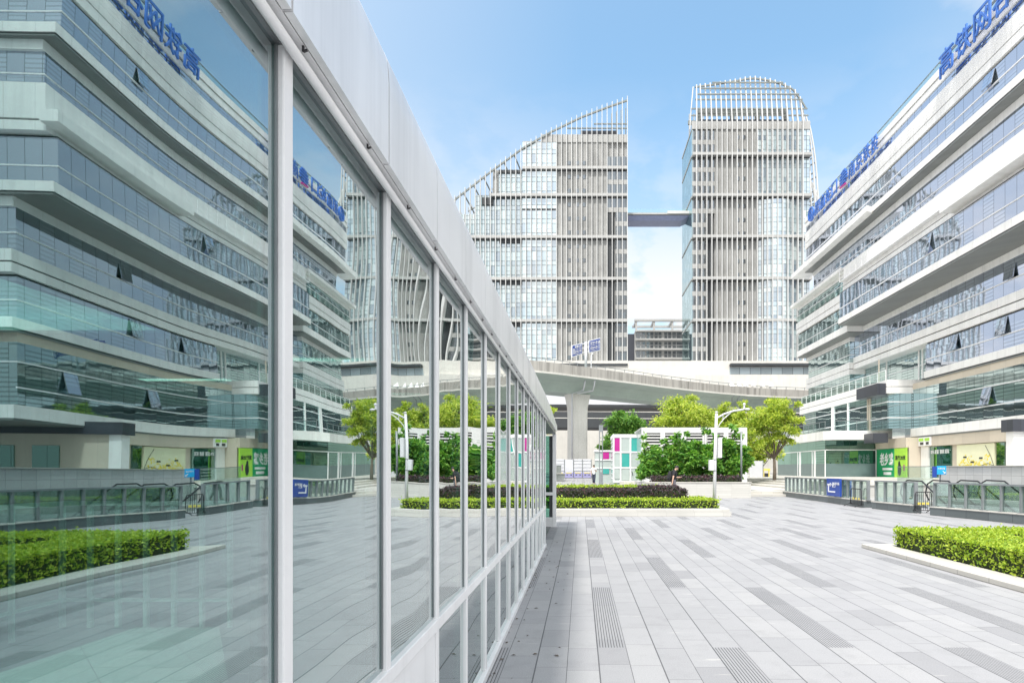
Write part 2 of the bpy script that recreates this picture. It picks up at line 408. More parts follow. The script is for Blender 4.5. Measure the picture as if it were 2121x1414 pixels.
def paving_mat():
    m, t, out = newmat('granite_paving')
    p = N(t, 'ShaderNodeBsdfPrincipled', i_Roughness=.62)
    p.inputs['Specular IOR Level'].default_value = .35
    g = N(t, 'ShaderNodeNewGeometry'); sp = N(t, 'ShaderNodeSeparateXYZ'); t.links.new(g.outputs['Position'], sp.inputs[0])
    x, y = sp.outputs[0], sp.outputs[1]
    u = mth(t, 'DIVIDE', mth(t, 'SUBTRACT', x, .135), .242)
    ci = mth(t, 'FLOOR', u); fu = mth(t, 'FRACT', u)
    wc = N(t, 'ShaderNodeTexWhiteNoise', noise_dimensions='1D'); t.links.new(ci, wc.inputs['W'])
    ln_ = mth(t, 'ADD', .50, mth(t, 'MULTIPLY', wc.outputs[0], .28))
    v = mth(t, 'ADD', mth(t, 'DIVIDE', y, ln_), mth(t, 'MULTIPLY', wc.outputs[0], 17.3))
    cj = mth(t, 'FLOOR', v); fv = mth(t, 'FRACT', v)
    cv = N(t, 'ShaderNodeCombineXYZ'); t.links.new(ci, cv.inputs[0]); t.links.new(cj, cv.inputs[1])
    wn = N(t, 'ShaderNodeTexWhiteNoise', noise_dimensions='2D'); t.links.new(cv.outputs[0], wn.inputs['Vector'])
    base = ramp(t, wn.outputs[0], [(0, (.295, .293, .305)), (.08, (.332, .33, .342)), (.5, (.354, .352, .364)), (1, (.38, .377, .384))])
    # fine speckle and broad wear
    n1 = N(t, 'ShaderNodeTexNoise', i_Scale=120.0, i_Detail=3.0); t.links.new(g.outputs['Position'], n1.inputs['Vector'])
    base = mixc(t, .35, base, ramp(t, n1.outputs[0], [(.3, (.3, .3, .3)), (.7, (.7, .7, .7))]), 'OVERLAY')
    n2 = N(t, 'ShaderNodeTexNoise', i_Scale=.9, i_Detail=7.0, i_Roughness=.65); t.links.new(g.outputs['Position'], n2.inputs['Vector'])
    base = mixc(t, mth(t, 'MULTIPLY', ramp(t, n2.outputs[0], [(.42, (0, 0, 0)), (.75, (1, 1, 1))]), .35), base, (.30, .30, .31))
    # gum and drip spots, darker grime in broad patches
    vo = N(t, 'ShaderNodeTexVoronoi', i_Scale=2.3); t.links.new(g.outputs['Position'], vo.inputs['Vector'])
    sx = N(t, 'ShaderNodeSeparateColor'); t.links.new(vo.outputs['Color'], sx.inputs[0])
    spot = mth(t, 'MULTIPLY', mth(t, 'LESS_THAN', vo.outputs['Distance'], mth(t, 'MULTIPLY', sx.outputs[0], .07)), mth(t, 'LESS_THAN', sx.outputs[1], .35))
    base = mixc(t, mth(t, 'MULTIPLY', spot, .6), base, (.13, .13, .13))
    n5 = N(t, 'ShaderNodeTexNoise', i_Scale=3.4, i_Detail=8.0, i_Roughness=.75); t.links.new(g.outputs['Position'], n5.inputs['Vector'])
    base = mixc(t, mth(t, 'MULTIPLY', ramp(t, n5.outputs[0], [(.5, (0, 0, 0)), (.72, (1, 1, 1))]), .36), base, (.22, .22, .225))
    # pale scuffs, stretched across
    mp = N(t, 'ShaderNodeMapping'); mp.inputs['Scale'].default_value = (2.0, 9.0, 1); mp.inputs['Rotation'].default_value = (0, 0, .25); t.links.new(g.outputs['Position'], mp.inputs[0])
    n3 = N(t, 'ShaderNodeTexNoise', i_Scale=1.0, i_Detail=3.0); t.links.new(mp.outputs[0], n3.inputs['Vector'])
    base = mixc(t, mth(t, 'MULTIPLY', ramp(t, n3.outputs[0], [(.68, (0, 0, 0)), (.74, (1, 1, 1))]), .3), base, (.62, .60, .56))
    # drain strips, every fourth course, chequered in lengths of 2.56 m
    is4 = mth(t, 'LESS_THAN', mth(t, 'FRACT', mth(t, 'ADD', mth(t, 'DIVIDE', ci, 4.0), .001)), .1)
    par = mth(t, 'ADD', mth(t, 'FLOOR', mth(t, 'DIVIDE', mth(t, 'SUBTRACT', y, 5.03), 2.56)), mth(t, 'FLOOR', mth(t, 'ADD', mth(t, 'DIVIDE', ci, 4.0), .001)))
    ev = mth(t, 'LESS_THAN', mth(t, 'FRACT', mth(t, 'ADD', mth(t, 'DIVIDE', par, 2.0), .001)), .25)
    strip = mth(t, 'MULTIPLY', is4, ev)
    slot = mth(t, 'LESS_THAN', mth(t, 'FRACT', mth(t, 'MULTIPLY', fu, 10.0)), .24)
    c = mixc(t, strip, base, mixc(t, slot, mixc(t, .55, base, (.285, .285, .297)), (.05, .05, .055)))
    # joints
    wd = mth(t, 'ADD', .022, mth(t, 'MULTIPLY', mth(t, 'LESS_THAN', mth(t, 'FRACT', mth(t, 'DIVIDE', mth(t, 'ADD', ci, .5), 2.0)), .5), .02))
    j1 = mth(t, 'LESS_THAN', fu, wd); j2 = mth(t, 'LESS_THAN', fv, .010)
    c = mixc(t, mth(t, 'MULTIPLY', j1, .8), c, (.07, .07, .075))
    c = mixc(t, mth(t, 'MULTIPLY', mth(t, 'MULTIPLY', j2, mth(t, 'SUBTRACT', 1.0, mth(t, 'MULTIPLY', strip, .4))), .65), c, (.12, .12, .12))
    t.links.new(c, p.inputs['Base Color'])
    h = mth(t, 'SUBTRACT', 1.0, mth(t, 'MAXIMUM', mth(t, 'MAXIMUM', j1, j2), mth(t, 'MULTIPLY', strip, slot)))
    h = mth(t, 'ADD', h, mth(t, 'MULTIPLY', n1.outputs[0], .2))
    b = N(t, 'ShaderNodeBump', i_Strength=.35, i_Distance=.004); t.links.new(h, b.inputs['Height']); t.links.new(b.outputs[0], p.inputs['Normal'])
    t.links.new(p.outputs[0], out.inputs[0])
    return m


def emis(name, col, st):
    m, t, out = newmat(name); e = N(t, 'ShaderNodeEmission', i_Strength=st); e.inputs[0].default_value = col + (1,)
    t.links.new(e.outputs[0], out.inputs[0]); return m


M = {}
M['paving'] = paving_mat()
M['white'] = pmat('white_metal', (.85, .85, .86), .35, 0, var=.05, vscale=2, streak=.2)
M['panel'] = panel_mat('white_cladding', (.90, .89, .87), 1.9, 50, .42, line=.02, dark=.6, var=.03, streak=.16)
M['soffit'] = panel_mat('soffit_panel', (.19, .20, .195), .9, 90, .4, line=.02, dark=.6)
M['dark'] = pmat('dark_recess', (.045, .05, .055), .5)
M['darkpanel'] = panel_mat('dark_grey_panel', (.055, .06, .075), 1.2, 60, .35, line=.02, dark=.5, var=.1)
M['beige'] = panel_mat('beige_cladding', (.62, .55, .45), 1.6, 60, .5, dark=.7)
M['steel'] = pmat('brushed_steel', (.86, .86, .87), .36, .35, var=.06, vscale=1.2, streak=.28)
M['greysteel'] = pmat('grey_steel', (.25, .27, .28), .4, .3, var=.12, vscale=4, streak=.3)
M['pole'] = pmat('white_paint', (.66, .66, .68), .35, var=.05, streak=.1)
M['plinth'] = panel_mat('dark_granite', (.115, .135, .14), .62, 40, .4, line=.012, dark=.4, var=.12)
M['stone'] = panel_mat('pale_stone', (.54, .53, .50), .9, .125, .7, line=.008, dark=.72, var=.05)
M['kerb'] = panel_mat('kerb_stone', (.53, .51, .47), .66, 30, .75, line=.010, dark=.5, var=.05)
M['tile'] = panel_mat('wall_tile', (.58, .58, .575), .62, .40, .45, line=.016, dark=.55, var=.07)
M['concrete'] = pmat('viaduct_concrete', (.68, .665, .62), .8, var=.1, vscale=.3, streak=.12, fine=.15, fscale=8)
M['parapet'] = panel_mat('stained_parapet', (.43, .41, .38), 6.0, 60, .85, line=.05, dark=.6, streak=.75)
M['girder'] = pmat('painted_girder', (.38, .45, .41), .7, var=.1, vscale=.25, streak=.1)
M['podium'] = panel_mat('podium_wall', (.64, .62, .575), 7.5, 6.5, .8, line=.06, dark=.85, var=.05, streak=.12)
M['towerconc'] = pmat('tower_concrete', (.37, .37, .36), .85, var=.2, vscale=.25, streak=.3)
M['fin'] = pmat('tower_fin', (.60, .60, .59), .6, var=.06, vscale=.2, streak=.06)
M['slab'] = pmat('tower_slab', (.43, .43, .42), .7, var=.1, vscale=.3, streak=.2)
M['towerdark'] = facade_glass('tower_dark_glass', 1.27, (.06, .065, .07), (.11, .12, .12), (.75, .8, .85), .16, .4, .02, .08)
M['facade'] = facade_glass('office_glass', refl=.60, tint=(.80, .86, 1.0), tilt=.006, wave=.005)
M['facade_dark'] = facade_glass('office_glass_dark', 1.07, (.02, .05, .05), (.07, .12, .12), (.80, .95, .97), .48, .8, .006, wave=.006, stripe=.42)
M['shopglass'] = facade_glass('shop_glass', 2.4, (.012, .05, .04), (.016, .06, .045), (.50, .74, .66), .20, .3, .004, .03)
M['pane'] = clear_glass('pavilion_glass', (.44, .68, .62), .12, 1.0, (.64, .82, .88), wave=.020, wscale=2.0, blend=.5, power=1.4)
M['fenceglass'] = clear_glass('fence_glass', (.72, .86, .80), .12, .8, wave=.004, wscale=.8)
M['railglass'] = clear_glass('rail_glass', (.88, .95, .93), .05, .35)
M['frost'] = pmat('frosted_film', (.13, .19, .19), .3, var=.06)
M['black'] = pmat('black_paint', (.025, .025, .028), .4)
M['sunpatch'] = panel_mat('sun_patch_floor', (.50, .51, .47), .8, 50, .4, line=.01)  # pale colour stands in for sunlight on the floor
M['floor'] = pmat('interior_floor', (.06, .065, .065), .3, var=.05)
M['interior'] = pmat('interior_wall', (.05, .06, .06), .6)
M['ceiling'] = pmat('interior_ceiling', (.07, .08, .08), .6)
M['lamp'] = emis('ceiling_lamp', (1, .98, .93), 1.3)
M['shade'] = panel_mat('shade_painted_concrete', (.055, .06, .065), 7.0, 60, .8, line=.05)  # viaduct concrete with the shade put into its colour
M['bridge'] = pmat('bridge_steel', (.25, .28, .42), .4, .2)
M['podglass'] = panel_mat('podium_glazing', (.34, .40, .43), 2.6, 60, .2, line=.14, dark=.4, var=.25)
M['blue'] = pmat('sign_blue', (.02, .065, .34), .35, var=.05)
M['letterblue'] = pmat('letter_blue', (.055, .17, .55), .3, var=.08)
M['cyan'] = pmat('sign_cyan', (.02, .40, .80), .35)
M['signwhite'] = pmat('sign_white', (.85, .85, .85), .4, var=.02)
M['louvre'] = pmat('louvre_white', (.62, .62, .61), .5, var=.05, streak=.12)
M['green'] = pmat('shop_green', (.01, .33, .12), .4, var=.05)
M['lime'] = pmat('poster_lime', (.42, .75, .08), .4, var=.08)
M['magenta'] = pmat('magenta_panel', (.44, .02, .24), .25, var=.05)
M['teal'] = pmat('teal_panel', (.05, .36, .32), .25, var=.08)
M['paleglass'] = pmat('pale_glass', (.42, .48, .46), .2, var=.05)
M['purple'] = pmat('purple_plastic', (.26, .25, .44), .45, var=.06)
M['yellow'] = pmat('yellow_plastic', (.75, .62, .12), .45)
M['hoarding'] = pmat('white_hoarding', (.62, .63, .66), .4, var=.03)
M['soil'] = pmat('soil', (.10, .075, .05), .95, var=.3, vscale=6)
M['gravel'] = pmat('white_gravel', (.62, .62, .62), .9, var=.12, vscale=8, bump=.6, bscale=60)
M['bark'] = pmat('bark', (.13, .105, .08), .9, var=.3, vscale=6, bump=.5)
M['skin'] = pmat('skin', (.62, .40, .29), .5, var=.04)
M['hair'] = pmat('black_hair', (.012, .01, .01), .45)
M['blackcloth'] = pmat('black_cloth', (.022, .022, .026), .85, var=.2, vscale=12)
M['whitecloth'] = pmat('white_cloth', (.80, .80, .80), .85, var=.04, vscale=12)
M['jeans'] = pmat('dark_jeans', (.03, .04, .075), .85, var=.2, vscale=14)
M['greycloth'] = pmat('grey_cloth', (.15, .145, .17), .85, var=.15, vscale=14)
M['paver_dark'] = pmat('dark_stone', (.22, .24, .23), .7, var=.15)
M['poster'] = pmat('poster_cream', (.80, .80, .56), .4, var=.04)
M['posteryellow'] = pmat('poster_yellow', (.85, .70, .08), .4, var=.15)
M['leaf_hedge'] = leaf_mat('hedge_leaf', (.17, .31, .025), (.38, .54, .05), (.62, .72, .12), .42)
M['leaf_plum'] = leaf_mat('plum_leaf', (.030, .034, .030), (.065, .056, .066), (.15, .065, .08), .2)
M['leaf_tree'] = leaf_mat('tree_leaf', (.17, .31, .045), (.46, .59, .11), (.80, .84, .24), .55)
M['leaf_green'] = leaf_mat('green_leaf', (.06, .17, .045), (.17, .37, .09), (.36, .58, .15), .48)
M['leaf_shrub'] = leaf_mat('shrub_leaf', (.035, .13, .03), (.15, .38, .07), (.44, .68, .16), .48)
M['twig'] = pmat('hedge_twig', (.03, .045, .015), .9)

TEXTS = {}


def text_mesh(sx, body, size, ext):
    key = (body, size, ext)
    cu = bpy.data.curves.new('text', 'FONT'); cu.body = body; cu.size = size; cu.extrude = ext
    cu.align_x = 'CENTER'; cu.align_y = 'CENTER'; cu.offset = 0.0; cu.resolution_u = 3
    o = bpy.data.objects.new('text', cu); COL.objects.link(o)
    dg = bpy.context.evaluated_depsgraph_get(); dg.update()
    me = bpy.data.meshes.new_from_object(o.evaluated_get(dg))
    bpy.data.objects.remove(o); bpy.data.curves.remove(cu)
    return me


def text_obj(name, body, size, ext, mat, pos, face, parent, stretch=(1, 1), fit=None, bold=0.):
    """face: '-X' or '-Y' (which way the writing looks), or a 3x3 (x, y, normal) triple. fit=(w,h) stretches the glyphs into that box"""
    cu = bpy.data.curves.new(name, 'FONT'); cu.body = body; cu.size = size; cu.extrude = ext
    cu.align_x = 'CENTER'; cu.align_y = 'CENTER'; cu.resolution_u = 3; cu.offset = bold
    o = bpy.data.objects.new(name, cu); COL.objects.link(o)
    dg = bpy.context.evaluated_depsgraph_get(); dg.update()
    me = bpy.data.meshes.new_from_object(o.evaluated_get(dg))
    bpy.data.objects.remove(o); bpy.data.curves.remove(cu)
    me.name = name
    xs = [v.co.x for v in me.vertices] or [0]; ys = [v.co.y for v in me.vertices] or [0]
    cx, cy = (min(xs) + max(xs)) / 2, (min(ys) + max(ys)) / 2
    sx, sy = stretch
    if fit:
        sx = fit[0] / max(1e-6, max(xs) - min(xs)); sy = fit[1] / max(1e-6, max(ys) - min(ys))
    if face == '-X': ax = (Vector((0, -1, 0)), Vector((0, 0, 1)), Vector((-1, 0, 0)))
    elif face == '-Y': ax = (Vector((1, 0, 0)), Vector((0, 0, 1)), Vector((0, -1, 0)))
    else: ax = face
    off = wl(parent) if parent is not None else Vector((0, 0, 0))
    for v in me.vertices:
        c = v.co.copy()
        v.co = Vector(pos) - off + ax[0] * ((c.x - cx) * sx) + ax[1] * ((c.y - cy) * sy) + ax[2] * c.z
    me.materials.clear(); me.materials.append(mat); me.update()
    ob = bpy.data.objects.new(name, me); COL.objects.link(ob)
    if parent is not None: ob.parent = parent
    return ob


# ================================================================== ground
HX0, HX1, HY0, HY1 = 13.2, 18.6, 14.5, 31.5      # stairwell opening


def gz(y):
    return 0.0 if y <= 40 else min(.5, (y - 40) / 35 * .5)


g = MB()
xs = [-400, -60, HX0, HX1, 90, 500]; ys = [-150, HY0, HY1, 40, 75, 145, 900]
for i in range(len(xs) - 1):
    for j in range(len(ys) - 1):
        if xs[i] == HX0 and ys[j] == HY0: continue
        a, b, c, d = xs[i], xs[i + 1], ys[j], ys[j + 1]
        g.face([(a, c, gz(c)), (b, c, gz(c)), (b, d, gz(d)), (a, d, gz(d))])
plaza = tag(g.build('plaza_paving', M['paving']), kind='structure')
g = MB()
zb = -4.0
g.face([(HX0, HY0, zb), (HX1, HY0, zb), (HX1, HY1, zb), (HX0, HY1, zb)])
g.face([(HX0, HY0, zb), (HX0, HY1, zb), (HX0, HY1, 0), (HX0, HY0, 0)])
g.face([(HX1, HY1, zb), (HX1, HY0, zb), (HX1, HY0, 0), (HX1, HY1, 0)])
g.face([(HX0, HY1, zb), (HX1, HY1, zb), (HX1, HY1, 0), (HX0, HY1, 0)])
g.face([(HX1, HY0, zb), (HX0, HY0, zb), (HX0, HY0, 0), (HX1, HY0, 0)])
tag(g.build('stairwell_wall', M['tile']), kind='structure')
# shallow steps up to the shop terrace
g = MB()
g.box(8.83, 11.6, 32.5, 36, .0, .13).box(8.83, 11.35, 32.95, 36, .13, .26)
tag(g.build('terrace_steps', M['kerb']), kind='structure')
g = MB()
g.box(8.83, 60, 36, 49, .0, .262)
g.box(13.0, 60, 38.0, 49, .262, .38).box(14.0, 60, 39.2, 49, .38, .50).box(14.8, 60, 40.4, 49, .50, .62)
g.box(12.0, 60, 49, 90, .0, .74)
tag(g.build('shop_terrace', M['kerb']), kind='structure')

# ================================================================== pavilion on the left
PX = -0.70
pav = empty('glass_pavilion', (-0.70, 5, 0), 'low glass pavilion of white mullions and mirror panes under a steel fascia', 'pavilion')
P0, PITCH, K0, K1 = 1.370, .73, -7, 14
ys_ = [P0 + PITCH * k for k in range(K0, K1 + 1)]
for k, y in enumerate(ys_):
    kk = k + K0
    mo = MB().box(-.76, -.681, y, y + .046, .052, 2.474).build('mullion', M['white'], pav, bevel=.004)
    MB().box(-.6995, -.694, y - .007, y - .0005, .80, 2.47).box(-.6995, -.694, y + .0465, y + .053, .80, 2.47).build('gasket', M['greysteel'], mo)
    if k < len(ys_) - 1:
        y2 = ys_[k + 1]
        MB().box(-.712, -.700, y + .05, y2, .79, 2.474).build('window_pane', M['pane'], pav)
        if kk == 1:
            MB().box(-.715, -.690, y + .052, y2 - .002, .055, .735).build('solid_panel', M['white'], pav)
        else:
            MB().box(-.712, -.700, y + .05, y2, .055, .735).build('window_pane', M['pane'], pav)
MB().box(-.755, -.676, ys_[0] - .02, ys_[-1] + .06, .735, .79).build('transom', M['white'], pav, bevel=.004)
MB().box(-.77, -.668, ys_[0] - .02, ys_[-1] + .06, 0.0, .052).build('sill', M['white'], pav, bevel=.004)
MB().box(-.76, -.690, ys_[0] - .02, 15.5, 2.474, 2.483).build('head_rail', M['greysteel'], pav)
# steel fascia, one sheet per panel
def fz(y, z): return z if y < 10.5 else z - (z - 2.635) * min(1, (y - 10.5) / 5.1) ** 1.6
y = -3.9
prof = [(-.640, 2.484), (-.620, 2.484), (-.620, 2.74), (-.6225, 2.79), (-.628, 2.825), (-.637, 2.848), (-.655, 2.86)]
while y < 15.55:
    y2 = min(y + .648, 15.62); q = MB()
    sub = 3
    for i in range(sub):
        ya = y + .004 + (y2 - y - .008) * i / sub; yb = y + .004 + (y2 - y - .008) * (i + 1) / sub
        for a, b in zip(prof[:-1], prof[1:]):
            za0 = fz(ya, a[1]) if a[1] > 2.6 else a[1]; zb0 = fz(ya, b[1]) if b[1] > 2.6 else b[1]
            za1 = fz(yb, a[1]) if a[1] > 2.6 else a[1]; zb1 = fz(yb, b[1]) if b[1] > 2.6 else b[1]
            q.face([(a[0], ya, za0), (a[0], yb, za1), (b[0], yb, zb1), (b[0], ya, zb0)])
    # inner return so that the sheet has a thickness
        q.face([(-.655, ya, fz(ya, 2.86)), (-.655, yb, fz(yb, 2.86)), (-.655, yb, 2.5), (-.655, ya, 2.5)])
    q.face([(p[0], y + .003, fz(y, p[1]) if p[1] > 2.6 else p[1]) for p in prof] + [(-.655, y + .003, 2.5)])
    q.face(([(p[0], y2 - .003, fz(y2, p[1]) if p[1] > 2.6 else p[1]) for p in prof] + [(-.655, y2 - .003, 2.5)])[::-1])
    q.build('fascia_panel', M['steel'], pav)
    y = y2
SKX0, SKX1, SKY0, SKY1 = -5.1, -3.0, .6, 4.3  # roof opening invented to bring sunlight onto the interior floor
def around(z0, z1):
    return MB().box(-6.6, SKX0, -4, 15.6, z0, z1).box(SKX1, -.656, -4, 15.6, z0, z1).box(SKX0, SKX1, -4, SKY0, z0, z1).box(SKX0, SKX1, SKY1, 15.6, z0, z1)
around(2.50, 2.58).build('roof', M['steel'], pav)
MB().box(SKX0 - .05, SKX1 + .05, SKY0 - .05, SKY1 + .05, 2.585, 2.60).build('added_skylight', M['railglass'], pav)  # added roof pane, out of view, for light inside
MB().box(-.700, -.6425, -3.9, 15.4, 2.4835, 2.4990).build('fascia_soffit', M['white'], pav)
# tube lamp / gutter rail under the fascia with hooks
tb = MB().tube([(-.662, -3.8, 2.462), (-.662, 11.9, 2.462)], .0125, 10).build('gutter_tube', M['white'], pav, smooth=True)
for k in range(-6, 30):
    y = .55 + .42 * k
    if -3.5 < y < 11.7:
        MB().bar((-.646, y, 2.470), (-.646, y, 2.4835), .005, .004).bar((-.646, y, 2.470), (-.636, y, 2.474), .005, .004).build('bracket', M['black'], tb)
# recessed entrance at the far end
MB().box(-1.72, -.705, 11.66, 11.70, .05, 2.44).build('window_pane', M['pane'], pav)
MB().box(-1.74, -1.72, 11.7, 15.5, .05, 2.44).build('window_pane', M['pane'], pav)
MB().box(-.735, -.640, 15.50, 15.61, 0, 2.41).build('end_post', M['white'], pav, bevel=.006)
MB().box(-1.74, -.655, 11.64, 15.61, 2.41, 2.47).build('soffit', M['soffit'], pav)
MB().box(-1.70, -.82, 15.53, 15.545, .25, 2.36).build('window_pane', M['pane'], pav)
MB().box(-.82, -.735, 15.52, 15.56, .25, 2.36).build('jamb', M['dark'], pav)
MB().box(-1.74, -.735, 15.50, 15.58, .82, .90).build('transom', M['white'], pav)
MB().box(-1.74, -.735, 15.505, 15.58, .20, .25).build('sill', M['white'], pav)
MB().box(-1.74, -.735, 15.515, 15.575, 0, .20).build('solid_panel', M['white'], pav)
# inside
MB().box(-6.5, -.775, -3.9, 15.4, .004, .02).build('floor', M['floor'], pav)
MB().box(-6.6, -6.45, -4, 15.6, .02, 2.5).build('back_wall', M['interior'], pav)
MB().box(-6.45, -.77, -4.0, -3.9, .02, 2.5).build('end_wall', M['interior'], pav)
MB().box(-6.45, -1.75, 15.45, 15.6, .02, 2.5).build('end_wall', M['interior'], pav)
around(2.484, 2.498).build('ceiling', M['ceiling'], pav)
for (x, y) in ((-2.2, 5.3), (-2.2, 7.7), (-4.3, 6.5)):
    f_ = MB().box(x - .50, x + .50, y - .09, y + .09, 2.472, 2.4835).build('ceiling_light', M['white'], pav)
    MB().box(x - .47, x + .47, y - .06, y + .06, 2.466, 2.4715).build('diffuser', M['lamp'], f_)
MB().prism([(-4.28, 2.6), (-2.3, 2.6), (-2.45, 4.15), (-3.36, 5.55), (-4.13, 5.55)], .02, .032).build('painted_sun_patch', M['sunpatch'], pav)  # slab shaped like a sunlit patch, brightness put into its colour
# stair balustrade inside
bal = empty('stair_balustrade', (-4.1, 5.6, .02), 'white framed stair balustrade seen faintly through the pavilion glass', 'balustrade')
for i in range(7):
    x = -4.86 + i * .262
    MB().box(x - .018, x + .018, 5.58, 5.62, .02, 1.16).build('post', M['white'], bal)
for i in range(1, 7):
    y = 5.6 - i * .5
    MB().box(-4.88, -4.84, y - .012, y + .012, .02, 1.16).build('post', M['white'], bal)
MB().box(-4.86, -3.27, 5.57, 5.63, 1.16, 1.2).box(-4.89, -4.83, 2.5, 5.57, 1.16, 1.2).build('handrail', M['white'], bal)
MB().box(-4.84, -3.27, 5.59, 5.61, .26, .29).box(-4.87, -4.85, 2.5, 5.59, .26, .29).build('lower_rail', M['white'], bal)
MB().box(-4.84, -3.28, 5.598, 5.604, .3, 1.15).build('glass_panel', M['railglass'], bal)

q = MB(); rl_ = random.Random(5)
for k in range(90):
    y = 3.2 + 9 * rl_.random() ** 1.4; x = -.655 + .5 * rl_.random() ** 3; a = rl_.random() * 6.3; L_ = rl_.uniform(.008, .028)
    d = Vector((cos(a), sin(a), 0)) * L_; e = Vector((-sin(a), cos(a), 0)) * L_ * rl_.uniform(.3, .6); p = Vector((x, y, .004))
    q.face([p - d, p - e + Vector((0, 0, .004)), p + d, p + e + Vector((0, 0, .006))])
tag(q.build('leaf_litter', M['bark'], None), 'dry leaf crumbs and dirt along the foot of the pavilion', 'litter', kind='stuff')

# ================================================================== office building on the right
off = empty('office_building', (34, 34, 0), 'long white office building with ribbon windows, deep ledges and blue rooftop letters', 'office building')
BX = 44.0


def slabx(name, mat, X, y0, y1, z0, z1, xb=BX): return MB().box(X, xb, y0, y1, z0, z1).build(name, mat, off)


def ribbon(X, y0, y1, z0, z1, rail=None, mat='facade', slot=True, xb=BX - .3):
    o = slabx('window_band', M[mat], X, y0, y1, z0, z1, xb)
    if rail:
        MB().box(X - .06, X + .04, y0 - .06, y1 + .02, rail - .035, rail + .035).box(X + .04, xb, y0 - .06, y0 + .04, rail - .035, rail + .035).build('window_rail', M['white'], o)
    if slot:
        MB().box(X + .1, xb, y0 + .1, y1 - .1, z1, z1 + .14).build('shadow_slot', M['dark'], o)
    return o


YN = 34.2
Y8, Y5, Y4, Y3, Y2 = 74.3, 64.6, 66.8, 53.0, 55.1
# roof and top storey
slabx('fascia', M['panel'], 27.85, YN - .5, Y8, 32.03, 32.6)
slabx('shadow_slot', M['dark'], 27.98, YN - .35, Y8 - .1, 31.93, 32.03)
slabx('fascia', M['panel'], 27.90, YN - .45, Y8 - .02, 31.43, 31.93)
rg = MB().box(28.02, 28.05, YN - .2, Y8 - .2, 32.6, 33.2).box(28.05, 40, YN - .2, YN - .17, 32.6, 33.2).build('roof_railing', M['railglass'], off)
MB().box(27.99, 28.06, YN - .22, Y8 - .2, 33.2, 33.25).build('handrail', M['greysteel'], rg)
ribbon(28.0, YN, Y8 - .05, 30.72, 31.43, slot=False)
slabx('terrace_wall', M['panel'], 27.88, YN - .45, Y8, 29.47, 30.72)
slabx('shadow_slot', M['dark'], 28.0, YN - .3, Y8 - .1, 29.36, 29.47)
slabx('fascia', M['panel'], 27.86, YN - .45, Y8, 28.76, 29.36)
rl = MB()
for i in range(3):
    rl.box(27.70, 27.725, YN - .5, Y8, 29.85 + i * .28, 29.875 + i * .28)
rl.build('terrace_railing', M['white'], off)
# seventh floor
ribbon(28.0, YN, Y8 - .05, 26.62, 28.62, 27.54)
slabx('fascia', M['panel'], 27.86, YN - .5, Y8, 26.06, 26.62)
slabx('shadow_slot', M['dark'], 27.92, YN - .4, Y8 - .05, 25.95, 26.06)
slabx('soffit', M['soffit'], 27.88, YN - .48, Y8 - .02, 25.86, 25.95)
cn = MB().hexa([(27.12, 56.6, 25.93), (27.88, 57.1, 25.93), (27.88, 76.9, 25.93), (27.12, 76.9, 25.93), (27.12, 56.6, 26.50), (27.88, 57.1, 26.50), (27.88, 76.9, 26.50), (27.12, 76.9, 26.50)])
cn.box(27.88, 29.3, 74.35, 76.9, 25.94, 26.49)
cn.build('canopy_ledge', M['panel'], off)
# sixth floor
slabx('fascia', M['panel'], 28.80, YN - .2, Y8 - .3, 25.3, 25.86)
ribbon(28.83, YN, Y8 - .4, 23.25, 25.3, 24.0, slot=False)
slabx('terrace_wall', M['panel'], 28.35, YN - .45, Y5 - .02, 21.24, 23.25)
slabx('shadow_slot', M['dark'], 28.5, YN - .3, Y5 - .1, 21.12, 21.24)
slabx('fascia', M['panel'], 28.30, YN - .45, Y5 - .02, 20.58, 21.12)
rl = MB()
for i in range(3):
    rl.box(27.86, 27.89, 45.5, 64.4, 22.0 + i * .38, 22.03 + i * .38)
for k in range(16):
    rl.box(27.86, 27.90, 45.6 + k * 1.25, 45.64 + k * 1.25, 21.7, 22.8)
rl.box(27.86, 28.36, 45.5, 64.4, 21.60, 21.70)
rl.build('terrace_railing', M['white'], off)
MB().box(27.2, 28.30, YN - .9, 45.3, 20.86, 21.5).build('canopy_ledge', M['panel'], off)
cn = MB().hexa([(28.0, 64.4, 22.88), (28.85, 64.9, 22.88), (28.85, 79.8, 22.88), (28.0, 79.8, 22.88), (28.0, 64.4, 23.24), (28.85, 64.9, 23.24), (28.85, 79.8, 23.24), (28.0, 79.8, 23.24)])
cn.box(28.85, 40, 65.0, 79.8, 22.9, 23.22)
cn.build('canopy_ledge', M['panel'], off)
# fifth floor
ribbon(28.0, YN, Y5, 17.71, 20.42, 18.78)
slabx('fascia', M['panel'], 27.86, YN - .5, Y5 + .02, 17.14, 17.71)
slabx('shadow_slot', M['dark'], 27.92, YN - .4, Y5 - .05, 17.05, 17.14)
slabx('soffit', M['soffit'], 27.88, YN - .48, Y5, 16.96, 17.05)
# fourth floor
slabx('fascia', M['panel'], 30.56, YN - .2, Y4 + .02, 16.42, 16.96)
ribbon(30.6, YN, Y4, 13.92, 16.42, 14.96, slot=False)
slabx('fascia', M['panel'], 30.46, YN - .45, Y4 + .02, 13.27, 13.92)
slabx('shadow_slot', M['dark'], 30.56, YN - .3, Y4 - .05, 13.17, 13.27)
slabx('fascia', M['panel'], 30.46, YN - .45, Y4 + .02, 12.64, 13.17)
